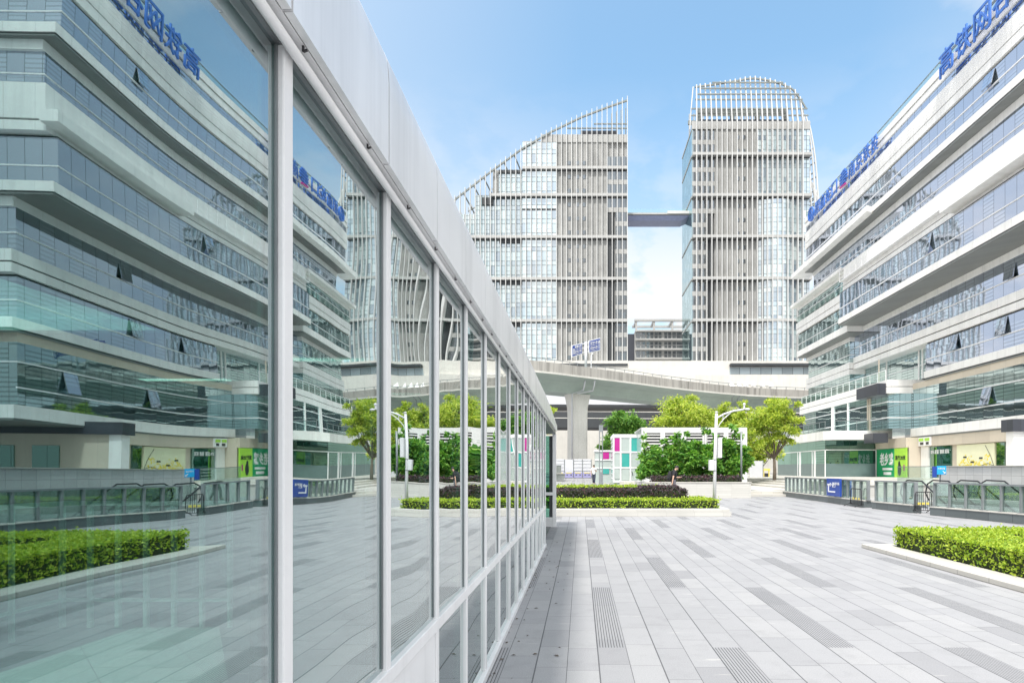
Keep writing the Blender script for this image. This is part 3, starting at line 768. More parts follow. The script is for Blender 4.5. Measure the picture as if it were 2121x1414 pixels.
# third floor
ribbon(30.6, YN, Y3, 10.13, 12.50, 11.17)
slabx('fascia', M['panel'], 30.44, YN - .45, Y3 + .02, 9.54, 10.13)
slabx('shadow_slot', M['dark'], 30.52, YN - .4, Y3 - .05, 9.44, 9.54)
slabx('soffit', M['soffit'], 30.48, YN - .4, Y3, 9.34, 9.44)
ribbon(31.8, Y3 + .02, Y4 - .1, 9.9, 12.64, 11.17, 'facade_dark', slot=False)
for y in (55.5, 56.1, 62.0):
    MB().box(31.7, 31.8, y - .07, y + .07, 9.9, 12.64).build('column', M['panel'], off)
# second floor
slabx('fascia', M['beige'], 30.58, YN, Y2 - .1, 8.8, 9.34)
ribbon(30.6, YN, Y2, 5.23, 8.8, 7.68, 'facade_dark', slot=False)
MB().box(30.54, 30.64, YN - .06, Y2, 6.19, 6.27).build('window_rail', M['white'], off)
slabx('fascia', M['panel'], 30.44, YN - .4, Y2 + .05, 4.48, 5.23)
slabx('soffit', M['soffit'], 30.48, YN - .38, Y2, 4.36, 4.48)
# terrace at third floor and the jutting second floor of the far half
slabx('fascia', M['panel'], 28.20, Y2 - .1, 77.0, 9.12, 9.72, 36)
slabx('shadow_slot', M['dark'], 28.30, Y2, 76.9, 9.06, 9.12, 36)
slabx('fascia', M['panel'], 28.20, Y2 - .1, 77.0, 8.48, 9.06, 36)
o = ribbon(28.3, Y2, 76.0, 5.25, 8.48, 7.7, 'facade_dark', slot=False, xb=36)
MB().box(28.24, 28.34, Y2 - .06, 76, 6.2, 6.28).box(28.34, 30.5, Y2 - .06, Y2 + .02, 6.2, 6.28).build('window_rail', M['white'], o)
for y in (58.4, 58.8, 63.2, 66.8, 67.2):
    MB().box(28.2, 28.3, y - .08, y + .08, 5.25, 8.48).build('column', M['beige'] if y < 60 else M['panel'], off)
rr = MB().box(28.28, 28.30, Y2 + .3, 76.6, 9.72, 10.65).build('terrace_railing', M['railglass'], off)
q = MB().box(28.26, 28.32, Y2 + .3, 76.6, 10.65, 10.70)
for k in range(15): q.box(28.26, 28.31, Y2 + .3 + k * 1.5, Y2 + .34 + k * 1.5, 9.72, 10.65)
q.build('handrail', M['white'], rr)
# balcony slab over the glazed shop
MB().prism([(24.1, 59.4), (25.0, 58.3), (30.4, 58.3), (30.4, 76), (24.1, 76)], 4.38, 5.25).build('balcony_slab', M['panel'], off)
rr = MB().box(24.3, 24.32, 59.4, 75.6, 5.25, 6.2).box(24.9, 28.2, 58.5, 58.52, 5.25, 6.2).build('balcony_railing', M['railglass'], off)
q = MB().box(24.28, 24.34, 59.4, 75.6, 6.2, 6.26).box(24.9, 28.2, 58.48, 58.54, 6.2, 6.26)
for k in range(12): q.box(24.28, 24.33, 59.4 + k * 1.45, 59.44 + k * 1.45, 5.25, 6.2)
for k in range(4): q.box(24.9 + k * 1.05, 24.94 + k * 1.05, 58.48, 58.53, 5.25, 6.2)
q.build('handrail', M['greysteel'], rr)
for (x0, x1, y0, y1, z0, z1) in ((27.4, 28.6, 55.2, 59.4, 8.35, 9.42), (27.2, 28.6, 55.6, 57.4, 3.95, 4.85), (28.0, 42, 38.7, 39.8, 3.95, 4.75)):
    MB().box(x0, x1, y0, y1, z0, z1).build('dark_beam', M['darkpanel'], off)
MB().box(28.6, 28.66, 57.3, 57.45, 9.7, 12.0).build('column', M['beige'], off)
# far, lower storeys
XF, XR, YF = 28.9, 30.08, 79.5
slabx('fascia', M['panel'], XF - .04, Y5 - .05, YF, 22.5, 22.88)
ribbon(XF, Y5, YF - .1, 21.1, 22.5, slot=False, mat='facade_dark')
rr = MB().box(XF - .22, XF - .20, Y5, YF, 20.8, 21.6).build('terrace_railing', M['railglass'], off)
MB().box(XF - .24, XF - .18, Y5, YF, 21.6, 21.66).build('handrail', M['white'], rr)
slabx('fascia', M['panel'], XF - .24, Y5 - .05, YF, 20.0, 20.8)
slabx('shadow_slot', M['dark'], XF - .14, Y5, YF - .05, 19.94, 20.0)
slabx('fascia', M['panel'], XF - .2, Y5 - .05, YF, 19.36, 19.94)
ribbon(XF, Y5, YF - .1, 17.08, 19.22, 17.94, 'facade_dark')
slabx('fascia', M['panel'], XF - .12, Y5 - .05, YF, 16.36, 17.08)
slabx('soffit', M['soffit'], XF - .06, Y5, YF - .05, 16.22, 16.36)
slabx('fascia', M['panel'], XR - .04, Y4 - .05, YF, 15.74, 16.22)
ribbon(XR, Y4, YF - .6, 13.4, 15.74, 14.25, 'facade_dark', slot=False)
slabx('fascia', M['panel'], XR - .1, Y4 - .02, YF, 12.72, 13.4)
slabx('shadow_slot', M['dark'], XR, Y4, YF - .05, 12.66, 12.72)
slabx('fascia', M['panel'], XR - .1, Y4 - .02, YF, 12.1, 12.66)
ribbon(XR, Y4, YF - .6, 9.74, 12.1, 11.0, 'facade_dark', slot=False)
# ground floor
o = MB().box(24.4, 30.0, 59.6, 74, .7, 4.36).build('shop_glazing', M['shopglass'], off)
MB().box(24.34, 29.5, 59.54, 59.6, 3.37, 3.45).box(24.34, 24.4, 59.54, 74, 3.37, 3.45).build('transom', M['white'], o)
q = MB()
for x in (24.37, 29.45): q.box(x - .04, x + .04, 59.53, 59.62, .7, 3.37)
for y in (62.2, 66.4): q.box(24.34, 24.42, y - .2, y + .2, .7, 3.37)
for y in (62.9, 67.1): q.box(24.34, 24.42, y - .05, y + .05, .7, 3.37)
q.build('mullion', M['white'], o)
MB().box(24.385, 24.396, 59.62, 73.9, .72, 2.05).box(24.42, 29.4, 59.585, 59.597, .72, 2.05).build('frosted_band', M['frost'], o)
MB().box(30.85, 40, 39.8, 59.55, 0, 4.36).box(29.6, 30.85, 53.85, 59.55, 0, 4.36).build('shop_wall', M['beige'], off)
MB().box(30.55, 30.85, 42.6, 53.85, 3.5, 4.36).box(29.35, 29.6, 53.9, 59.5, 3.45, 4.36).build('shop_header', M['beige'], off)
MB().box(30.62, 30.85, 52.6, 53.8, .3, 3.5).build('shop_pillar', M['panel'], off)
MB().box(30.72, 30.85, 49.6, 52.55, .3, 3.45).build('shop_window', M['shopglass'], off)
MB().box(30.72, 30.85, 43.3, 44.15, .3, 3.45).build('shop_window', M['shopglass'], off)
MB().box(28.2, 29.0, 38.92, 39.62, 0, 3.95).build('column', M['panel'], off)
MB().box(29.0, 43, 39.0, 39.8, 0, 3.95).build('entrance_wall', M['beige'], off)
for x in (33.2, 36.2, 39.2):
    MB().box(x - .9, x + .9, 38.93, 39.0, .1, 3.2).build('entrance_door', M['shopglass'], off)
slabx('back_wall', M['panel'], 43.4, 40, 80, 0, 28)
# opened lights
for (X, y, zt, h, w, a) in ((28.0, 40.35, 28.55, 1.0, 1.0, 13), (28.0, 47.6, 20.35, 1.5, 1.0, 10), (30.6, 42.0, 16.0, 1.0, 1.0, 9),
                            (30.6, 48.4, 12.45, 1.25, 1.0, 10), (30.6, 42.8, 12.45, 1.25, 1.0, 10), (30.6, 44.4, 7.6, 1.3, 1.0, 13), (30.6, 37.2, 7.6, 1.3, 1.0, 13)):
    d = Vector((-sin(radians(a)), 0, -cos(radians(a)))) * h
    t0 = Vector((X - .03, y, zt)); t1 = Vector((X - .03, y + w, zt)); nn_ = Vector((-cos(radians(a)), 0, sin(radians(a)))) * .05
    ow = MB().hexa([t0 + d, t1 + d, t1, t0, t0 + d + nn_, t1 + d + nn_, t1 + nn_, t0 + nn_]).build('open_window', M['facade'], off)
    MB().bar(t0 + d, t1 + d, .03, .03).bar(t0, t0 + d, .03, .03).bar(t1, t1 + d, .03, .03).build('window_frame', M['greysteel'], ow)

# rooftop writing -----------------------------------------------------
near_sign = empty('rooftop_sign', (27.4, 41.8, 31.1), 'large blue rooftop letters nearest the camera reading 高铁网谷', 'rooftop sign', None)
for ch, y in zip('高铁网谷', (44.72, 42.72, 40.72, 38.78)):
    text_obj('letter', ch, 2.0, .06, M['letterblue'], (27.35, y, 32.08), '-X', near_sign, fit=(1.72, 1.92), bold=.004)
MB().box(27.5, 27.56, 37.6, 45.8, 31.5, 31.56).box(27.5, 27.56, 37.6, 45.8, 32.5, 32.56).build('support_frame', M['greysteel'], near_sign)
far_sign = empty('rooftop_sign', (27.4, 67, 31.1), 'blue rooftop letters reading 招商蛇口 behind a round ring emblem at the far roof corner', 'rooftop sign')
for ch, y in zip('招商蛇口', (69.1, 67.55, 66.0, 64.45)):
    text_obj('letter', ch, 1.5, .05, M['letterblue'], (27.35, y, 31.75), '-X', far_sign, fit=(1.34, 1.5), bold=.002)
mid_sign = empty('rooftop_sign', (27.4, 58.5, 31.1), 'blue rooftop letters reading 南京铁投 with a striped round emblem in mid roof', 'rooftop sign')
for ch, y in zip('南京铁投', (60.3, 58.75, 57.2, 55.65)):
    text_obj('letter', ch, 1.5, .05, M['letterblue'], (27.35, y, 31.75), '-X', mid_sign, fit=(1.34, 1.55), bold=.002)
MB().box(27.5, 27.55, 63.6, 70, 31.5, 31.55).build('support_frame', M['greysteel'], far_sign)
MB().box(27.5, 27.55, 54.8, 63, 31.5, 31.55).build('support_frame', M['greysteel'], mid_sign)


def ring(c, r0, r1, x0, x1, n=36):
    q = MB()
    for k in range(n):
        a, b = 2 * pi * k / n, 2 * pi * (k + 1) / n
        P = [(c[0] + r * cos(t), c[1] + r * sin(t)) for r in (r0, r1) for t in (a, b)]
        q.hexa([(x0, P[0][0], P[0][1]), (x1, P[0][0], P[0][1]), (x1, P[1][0], P[1][1]), (x0, P[1][0], P[1][1]),
                (x0, P[2][0], P[2][1]), (x1, P[2][0], P[2][1]), (x1, P[3][0], P[3][1]), (x0, P[3][0], P[3][1])])
    return q


e = ring((70.95, 31.75), .68, .82, 27.25, 27.5).build('emblem_ring', M['letterblue'], far_sign)
MB().box(27.38, 27.44, 70.3, 71.6, 31.2, 32.3).build('emblem_disc', M['signwhite'], e)
q = MB()
for (a, b) in (((71.5, 31.25), (70.95, 32.3)), ((70.4, 31.25), (70.95, 32.3)), ((71.2, 31.2), (70.95, 31.8)), ((70.7, 31.2), (70.95, 31.8))):
    q.bar((27.33, a[0], a[1]), (27.33, b[0], b[1]), .09, .13, up=(1, 0, 0))
q.build('emblem_peak', M['letterblue'], e)
e = MB()
for i, z in enumerate((31.25, 31.55, 31.85, 32.15, 32.42)):
    hw = (.55, .78, .82, .72, .45)[i]
    e.hexa([(27.25, 62.2 - hw, z - .02), (27.45, 62.2 - hw, z - .02), (27.45, 62.2 + hw, z - .12), (27.25, 62.2 + hw, z - .12),
            (27.25, 62.2 - hw, z + .16), (27.45, 62.2 - hw, z + .16), (27.45, 62.2 + hw, z + .06), (27.25, 62.2 + hw, z + .06)])
e.box(27.27, 27.43, 62.1, 62.3, 30.95, 32.6)
e.build('emblem', M['letterblue'], mid_sign)
MB().hexa([(27.22, 61.6, 30.85), (27.4, 61.6, 30.85), (27.4, 62.9, 30.95), (27.22, 62.9, 30.95), (27.22, 61.6, 31.0), (27.4, 61.6, 31.0), (27.4, 62.9, 31.1), (27.22, 62.9, 31.1)]).build('emblem_swoosh', M['magenta'], mid_sign)

# shop signs ------------------------------------------------------------
s = empty('shop_sign', (29.4, 57.2, .8), 'green shop board with large white characters 老乡鸡 beside the glazed corner', 'shop sign')
MB().box(29.34, 29.44, 55.95, 59.2, .75, 3.42).build('board', M['green'], s)
text_obj('writing', '老乡鸡', 1.0, .01, M['signwhite'], (29.33, 57.35, 2.45), '-X', s, fit=(2.5, 1.25), bold=.03)
MB().box(29.32, 29.335, 56.25, 58.05, 1.40, 1.62).box(29.32, 29.335, 56.45, 57.85, .95, 1.22).build('text_strip', M['signwhite'], s)
s = empty('shop_poster', (29.4, 54.9, .8), 'lime green poster reading 直行20米 with a dark bird shaped blob', 'poster')
MB().box(29.36, 29.44, 53.85, 55.93, .75, 3.42).build('board', M['lime'], s)
text_obj('writing', '直行20米', .5, .01, M['black'], (29.35, 54.9, 2.55), '-X', s, fit=(1.75, .42), bold=.01)
q = MB().ball((29.34, 55.0, 1.45), .42, (.05, .75, 1.35)).ball((29.34, 55.05, 2.0), .22, (.05, .8, 1.2))
q.build('picture', M['black'], s, smooth=True)
MB().box(29.33, 29.345, 54.15, 54.32, 1.35, 1.9).build('picture_accent', M['magenta'], s)
s = empty('window_lettering', (30.7, 51, 2.5), 'white lettering reading SPA 足道 推拿 采耳 on a dark shop window', 'window lettering')
text_obj('writing', 'SPA 足道  推拿 采耳', .5, .01, M['signwhite'], (30.70, 51.1, 3.0), '-X', s, fit=(2.6, .38), bold=.01)
s = empty('shop_poster', (30.7, 46.5, 1.6), 'cream poster of yellow blossom on dark twigs under the beige header', 'poster')
MB().box(30.68, 30.82, 44.3, 48.75, .4, 3.45).build('board', M['poster'], s)
q = MB(); rnd = random.Random(3)
for k in range(130):
    a = rnd.random(); y = 48.5 - a * 3.8; z = 1.62 + rnd.random() ** 1.5 * (.35 + .7 * abs(sin(a * 5)))
    r = .03 + rnd.random() * .07
    q.face([(30.672 - k * 2e-5, y + r * cos(t), z + r * sin(t)) for t in (0, 1.2, 2.4, 3.6, 4.9)])
q.build('blossom', M['posteryellow'], s)
q = MB()
pp = [(42.75, 1.75), (43.4, 1.95), (44.0, 1.8), (44.8, 1.6)]
for a, b in zip(pp[:-1], pp[1:]): q.bar((30.665, a[0] + 1.6, a[1]), (30.665, b[0] + 1.6, b[1]), .02, .025, up=(1, 0, 0))
pp = [(42.75, 1.75), (43.1, 2.5), (43.7, 3.3)]
for a, b in zip(pp[:-1], pp[1:]): q.bar((30.665, a[0] + 1.6, a[1]), (30.665, b[0] + 1.6, b[1]), .02, .022, up=(1, 0, 0))
for (y, z) in ((46.0, 2.45), (45.1, 2.05), (44.1, 2.35)): q.box(30.66, 30.672, y + 1.5, y + 1.9, z - .06, z + .06)
q.build('twig', M['black'], s)
s = empty('shop_poster', (30.5, 53, 3.5), 'small green and white board above the white shop pillar', 'poster')
MB().box(30.40, 30.54, 52.0, 53.8, 3.55, 4.33).build('board', M['signwhite'], s)
MB().box(30.38, 30.40, 53.0, 53.7, 3.98, 4.23).box(30.38, 30.40, 52.1, 52.8, 3.98, 4.23).build('green_field', M['lime'], s)
MB().box(30.38, 30.40, 53.0, 53.5, 3.66, 3.88).box(30.38, 30.40, 52.2, 52.6, 3.66, 3.88).build('dark_field', M['black'], s)

# ================================================================== stairwell: fence, tiled wall, escalators, signs
def fx(y):
    pts = [(10, 13.3), (12, 12.9), (16.4, 12.12), (20.0, 11.42), (23.0, 11.15), (33.2, 11.28)]
    for (a, xa), (b, xb) in zip(pts[:-1], pts[1:]):
        if y <= b: return xa + (xb - xa) * (y - a) / (b - a)
    return pts[-1][1]


for (y0, y1, lab) in ((23.3, 33.0, 'longest grey glass fence on a dark plinth, the far section with the blue sign'),
                      (20.4, 22.7, 'short middle section of grey glass fence between two stair openings'),
                      (11.0, 19.5, 'grey glass fence section nearest the clipped hedge, right of the black barrier')):
    fe = empty('glass_fence', (fx(y0), y0, 0), lab, 'fence', None)
    n = max(2, round((y1 - y0) / .62)); st = (y1 - y0) / n
    q = MB()
    for i in range(n):
        a, b = y0 + i * st, y0 + (i + 1) * st
        q.hexa([(fx(a) - .12, a, 0), (fx(a) + .25, a, 0), (fx(b) + .25, b, 0), (fx(b) - .12, b, 0), (fx(a) - .12, a, .25), (fx(a) + .25, a, .25), (fx(b) + .25, b, .25), (fx(b) - .12, b, .25)])
    q.build('plinth', M['plinth'], fe)
    q = MB()
    for i in range(n):
        a, b = y0 + i * st, y0 + (i + 1) * st
        q.hexa([(fx(a) - .14, a, .252), (fx(a) + .27, a, .252), (fx(b) + .27, b, .252), (fx(b) - .14, b, .252), (fx(a) - .14, a, .28), (fx(a) + .27, a, .28), (fx(b) + .27, b, .28), (fx(b) - .14, b, .28)])
    q.build('plinth_cap', M['kerb'], fe)
    q = MB()
    for i in range(n):
        a, b = y0 + i * st, y0 + (i + 1) * st
        q.hexa([(fx(a) - .02, a, 1.02), (fx(a) + .14, a, 1.02), (fx(b) + .14, b, 1.02), (fx(b) - .02, b, 1.02), (fx(a) - .02, a, 1.07), (fx(a) + .14, a, 1.07), (fx(b) + .14, b, 1.07), (fx(b) - .02, b, 1.07)])
    q.build('top_rail', M['greysteel'], fe)
    for i in range(n + 1):
        y = y0 + i * st
        MB().box(fx(y) + .0, fx(y) + .12, y - .03, y + .03, .28, 1.02).box(fx(y) - .03, fx(y) + .15, y - .07, y + .07, .281, .295).build('post', M['greysteel'], fe)
        if i < n:
            yb = y + st
            MB().hexa([(fx(y) + .05, y + .03, .30), (fx(y) + .062, y + .03, .30), (fx(yb) + .062, yb - .03, .30), (fx(yb) + .05, yb - .03, .30),
                       (fx(y) + .05, y + .03, 1.02), (fx(y) + .062, y + .03, 1.02), (fx(yb) + .062, yb - .03, 1.02), (fx(yb) + .05, yb - .03, 1.02)]).build('glass_panel', M['fenceglass'], fe)
tw = empty('tiled_wall', (19, 25, 0), 'waist high wall of pale square tiles behind the stair fence', 'wall')
MB().box(18.7, 19.1, 10, 31.2, -4, 1.62).build('tile_face', M['tile'], tw)
MB().box(18.64, 19.16, 10, 31.26, 1.62, 1.66).build('coping', M['kerb'], tw)
bw = empty('terrace_wall', (16, 32, 0), 'low pale stone wall closing the far end of the stairwell', 'wall')
MB().box(12.2, 20.5, 31.6, 31.95, -4, .62).build('stone_face', M['stone'], bw)
MB().box(12.1, 20.6, 31.55, 32.0, .62, .68).build('coping', M['kerb'], bw)
for k, (x, lab) in enumerate(((14.6, 'escalator with black handrail loops, nearer the plaza'), (16.9, 'escalator with black handrail loops, beside the tiled wall'))):
    es = empty('escalator', (x, 20.5, 0), lab, 'escalator', 'escalators in the stairwell')
    for sx in (-.55, .55):
        MB().hexa([(x + sx - .05, 24.5, -.9), (x + sx + .05, 24.5, -.9), (x + sx + .05, 18.8, -3.9), (x + sx - .05, 18.8, -3.9),
                   (x + sx - .05, 24.5, .15), (x + sx + .05, 24.5, .15), (x + sx + .05, 18.8, -2.9), (x + sx - .05, 18.8, -2.9)]).build('truss_side', M['greysteel'], es)
        MB().tube([(x + sx, 26.0, .15), (x + sx, 26.25, .45), (x + sx, 26.1, .85), (x + sx, 25.7, 1.02), (x + sx, 24.6, 1.0), (x + sx, 18.8, -2.1)], .032, 8).build('handrail', M['black'], es, smooth=True)
        MB().hexa([(x + sx - .01, 25.9, .15), (x + sx + .01, 25.9, .15), (x + sx + .01, 24.5, .15), (x + sx - .01, 24.5, .15), (x + sx - .01, 25.9, .95), (x + sx + .01, 25.9, .95), (x + sx + .01, 24.5, .95), (x + sx - .01, 24.5, .95)]).build('glass_side', M['railglass'], es)
    q = MB()
    for i in range(16): q.box(x - .5, x + .5, 24.5 - i * .36 - .36, 24.5 - i * .36, -.1 - i * .19 - .2, -.1 - i * .19)
    q.box(x - .6, x + .6, 24.5, 26.6, -.2, .1)
    q.build('step_band', M['paver_dark'], es)

sg = empty('direction_sign', (11.0, 26.1, .3), 'tall blue sign with white arrow and P fixed to the far fence', 'sign')
MB().box(10.98, 11.06, 25.32, 26.68, .33, 1.09).build('board', M['blue'], sg)
MB().box(10.965, 10.98, 25.78, 26.5, .49, .545).box(10.965, 10.98, 26.43, 26.5, .545, .80).build('route_line', M['signwhite'], sg)
MB().box(10.965, 10.98, 26.28, 26.58, .79, .855).hexa([(10.965, 26.3, .74), (10.98, 26.3, .74), (10.98, 26.34, .74), (10.965, 26.34, .74), (10.965, 26.14, .82), (10.98, 26.14, .82), (10.98, 26.18, .82), (10.965, 26.18, .82)]).hexa([(10.965, 26.3, .90), (10.98, 26.3, .90), (10.98, 26.34, .90), (10.965, 26.34, .90), (10.965, 26.14, .826), (10.98, 26.14, .826), (10.98, 26.18, .826), (10.965, 26.18, .826)]).build('arrow', M['signwhite'], sg)
text_obj('writing', '停车场', .2, .004, M['signwhite'], (10.97, 25.56, .87), '-X', sg, fit=(.38, .12))
text_obj('icon', 'P', .2, .004, M['signwhite'], (10.97, 25.92, .82), '-X', sg, fit=(.16, .17), bold=.006)
MB().box(10.965, 10.98, 25.78, 26.06, .715, .725).box(10.965, 10.98, 25.78, 26.06, .915, .925).box(10.965, 10.98, 25.78, 25.79, .725, .915).box(10.965, 10.98, 26.05, 26.06, .725, .915).build('icon_frame', M['signwhite'], sg)
sg = empty('direction_sign', (18.6, 36, 1), 'small bright cyan sign with white arrow standing behind the stair fence', 'sign')
q0 = W(1944, 968, 29.5); q1 = W(1960, 980, 29.5)
MB().box(wx(1941, 29.5), wx(1960, 29.5), 29.5, 29.56, wz(982, 29.5), wz(964.5, 29.5)).build('board', M['cyan'], sg)
MB().box(wx(1933, 29.5), wx(1940.8, 29.5), 29.52, 29.6, wz(988, 29.5), wz(965.5, 29.5)).build('side_board', M['blue'], sg)
text_obj('writing', 'P 停车场', .2, .004, M['signwhite'], W(1950, 970, 29.49), '-Y', sg, fit=(.34, .10))
MB().bar(W(1953, 975, 29.49), W(1958, 980, 29.49), .03, .01, up=(0, 1, 0)).bar(W(1958, 976.5, 29.49), W(1958, 980.3, 29.49), .02, .01).bar(W(1954.5, 980, 29.49), W(1958.3, 980, 29.49), .01, .02).build('arrow', M['signwhite'], sg)
MB().box(wx(1950, 29.5) - .03, wx(1950, 29.5) + .03, 29.57, 29.62, -.1, wz(966, 29.5)).build('post', M['greysteel'], sg)
# railing on the far side of the stairwell
gr = empty('stair_railing', (19, 33, .2), 'clear glass stair railing in front of the shop signs', 'railing')
MB().box(18.8, 18.82, 31.9, 35.5, .66, 1.62).build('glass_panel', M['railglass'], gr)
MB().box(18.78, 18.84, 31.9, 35.5, 1.62, 1.66).build('handrail', M['greysteel'], gr)

# crowd barriers
def barrier(x0, y0, x1, y1, lab):
    a = Vector((x0, y0, 0)); b = Vector((x1, y1, 0))
    br = empty('crowd_barrier', (a + b) / 2, lab, 'barrier', 'black crowd barriers at the stair openings')
    up = Vector((0, 0, 1))
    L = (b - a)
    pts = [a + up * .10, a + up * .62, a + L * .06 + up * .72, a + L * .94 + up * .72, b + up * .62, b + up * .10, a + up * .10]
    MB().tube(pts, .017, 8).build('frame', M['black'], br, smooth=True)
    q = MB()
    for i in range(1, 8):
        p = a + L * i / 8
        q.tube([p + up * .10, p + up * .71], .008, 6)
    q.build('bars', M['black'], br)
    pl = MB()
    for i in (2, 4, 6):
        p = a + L * i / 8; d = L.normalized()
        pl.bar(p + up * .33 - d * .05, p + up * .33 + d * .05, .012, .08)
    pl.build('plate', M['yellow'], br)
    side = Vector((-L.y, L.x, 0)).normalized()
    for p in (a, b):
        MB().tube([p + side * .28 + up * .015, p + up * .14, p - side * .28 + up * .015], .015, 6).build('foot', M['black'], br)


barrier(10.95, 24.25, 10.98, 23.35, 'black crowd barrier with yellow plates at the farther stair opening')
barrier(11.36, 20.3, 11.95, 20.34, 'black crowd barrier with yellow plates at the nearer stair opening')

# ================================================================== foliage tools


def leaf(q, p, d, n, L, Wd):
    """folded four-point leaf at p, along d, normal n"""
    side = d.cross(n)
    if side.length < 1e-4: return
    side.normalize()
    b = len(q.v)
    m = p + d * (L * .45)
    q.v += [tuple(p), tuple(m + side * Wd / 2 + n * (L * .06)), tuple(p + d * L), tuple(m - side * Wd / 2 + n * (L * .06))]
    q.f.append((b, b + 1, b + 2, b + 3)); q.m.append(0)


def rvec(r):
    while True:
        v = Vector((r.uniform(-1, 1), r.uniform(-1, 1), r.uniform(-1, 1)))
        if .05 < v.length < 1: return v.normalized()


def crown_leaves(q, r, c, rad, n, L, sc=(1, 1, .8), shell=.45):
    c = Vector(c)
    for _ in range(n):
        g_ = Vector((r.gauss(0, .5) * sc[0], r.gauss(0, .5) * sc[1], r.gauss(0, .5) * sc[2]))
        p = c + g_ * rad; v = g_.normalized() if g_.length > 1e-4 else Vector((0, 0, 1))
        p += Vector((mnoise.noise(p * 1.7), mnoise.noise(p * 1.7 + Vector((7, 0, 0))), mnoise.noise(p * 1.7 + Vector((0, 9, 0))))) * rad * .4
        out = (v + rvec(r) * .8).normalized()
        d = (out + Vector((0, 0, -.25))).normalized()
        nn = (Vector((0, 0, 1)) + rvec(r) * .8).normalized()
        k = r.uniform(.6, 1.3)
        leaf(q, p, d, nn, L * k, L * .55 * k)


def tree(name, label, cat, base, clumps, n, L, mat, seed, trunk_r=.12, group=None, sc=(1, 1, .8), fork=.45, tufts=14):
    r = random.Random(seed); base = Vector(base)
    t = empty(name, base, label, cat, group)
    tot = sum(c[3] ** 2 for c in clumps)
    q = MB()
    for (x, y, z, rad) in clumps:
        m = max(30, int(n * rad ** 2 / tot))
        # every clump is a cloud of smaller tufts
        k = max(7, int(rad * rad * tufts))
        for _ in range(k):
            v = rvec(r); f = r.uniform(.3, 1.12)
            c = Vector((x + v.x * rad * f * sc[0], y + v.y * rad * f * sc[1], z + v.z * rad * f * sc[2]))
            crown_leaves(q, r, c, rad * r.uniform(.16, .55), max(6, int(m / k * r.uniform(.5, 1.5))), L, (1, 1, .5), .3)
    q.build('crown', mat, t)
    tb = MB(); top = max(c[2] for c in clumps)
    cz = sum(c[2] for c in clumps) / len(clumps); cx = sum(c[0] for c in clumps) / len(clumps); cy = sum(c[1] for c in clumps) / len(clumps)
    f = base + (Vector((cx, cy, cz)) - base) * fork
    f.x = base.x + (cx - base.x) * fork * .4; f.y = base.y + (cy - base.y) * fork * .4
    tb.tube([base - Vector((0, 0, .1)), base + (f - base) * .5 + Vector((.03, 0, 0)), f], [trunk_r * 1.25, trunk_r, trunk_r * .8], 8)
    tb.build('trunk', M['bark'], t, smooth=True)
    lb = MB()
    for (x, y, z, rad) in clumps:
        c = Vector((x, y, z)); mid = (f + c) / 2 + Vector((0, 0, -rad * .15))
        lb.tube([f, mid, c], [trunk_r * .42, trunk_r * .26, trunk_r * .10], 6)
        for _ in range(4):
            v = rvec(r); e = c + Vector((v.x, v.y, abs(v.z) * .7)) * rad * .8
            lb.tube([mid + (c - mid) * r.random(), (c + e) / 2, e], [trunk_r * .2, trunk_r * .12, trunk_r * .05], 5)
    lb.build('limbs', M['bark'], t, smooth=True)
    return t


def pxc(lst, Y, seed=1, dj=.6):
    r = random.Random(seed); out = []
    for (px, py, rp) in lst:
        rad = rp / F * Y; yy = Y + r.uniform(-dj, dj) * rad
        out.append((wx(px, yy), yy, wz(py, yy), rad))
    return out


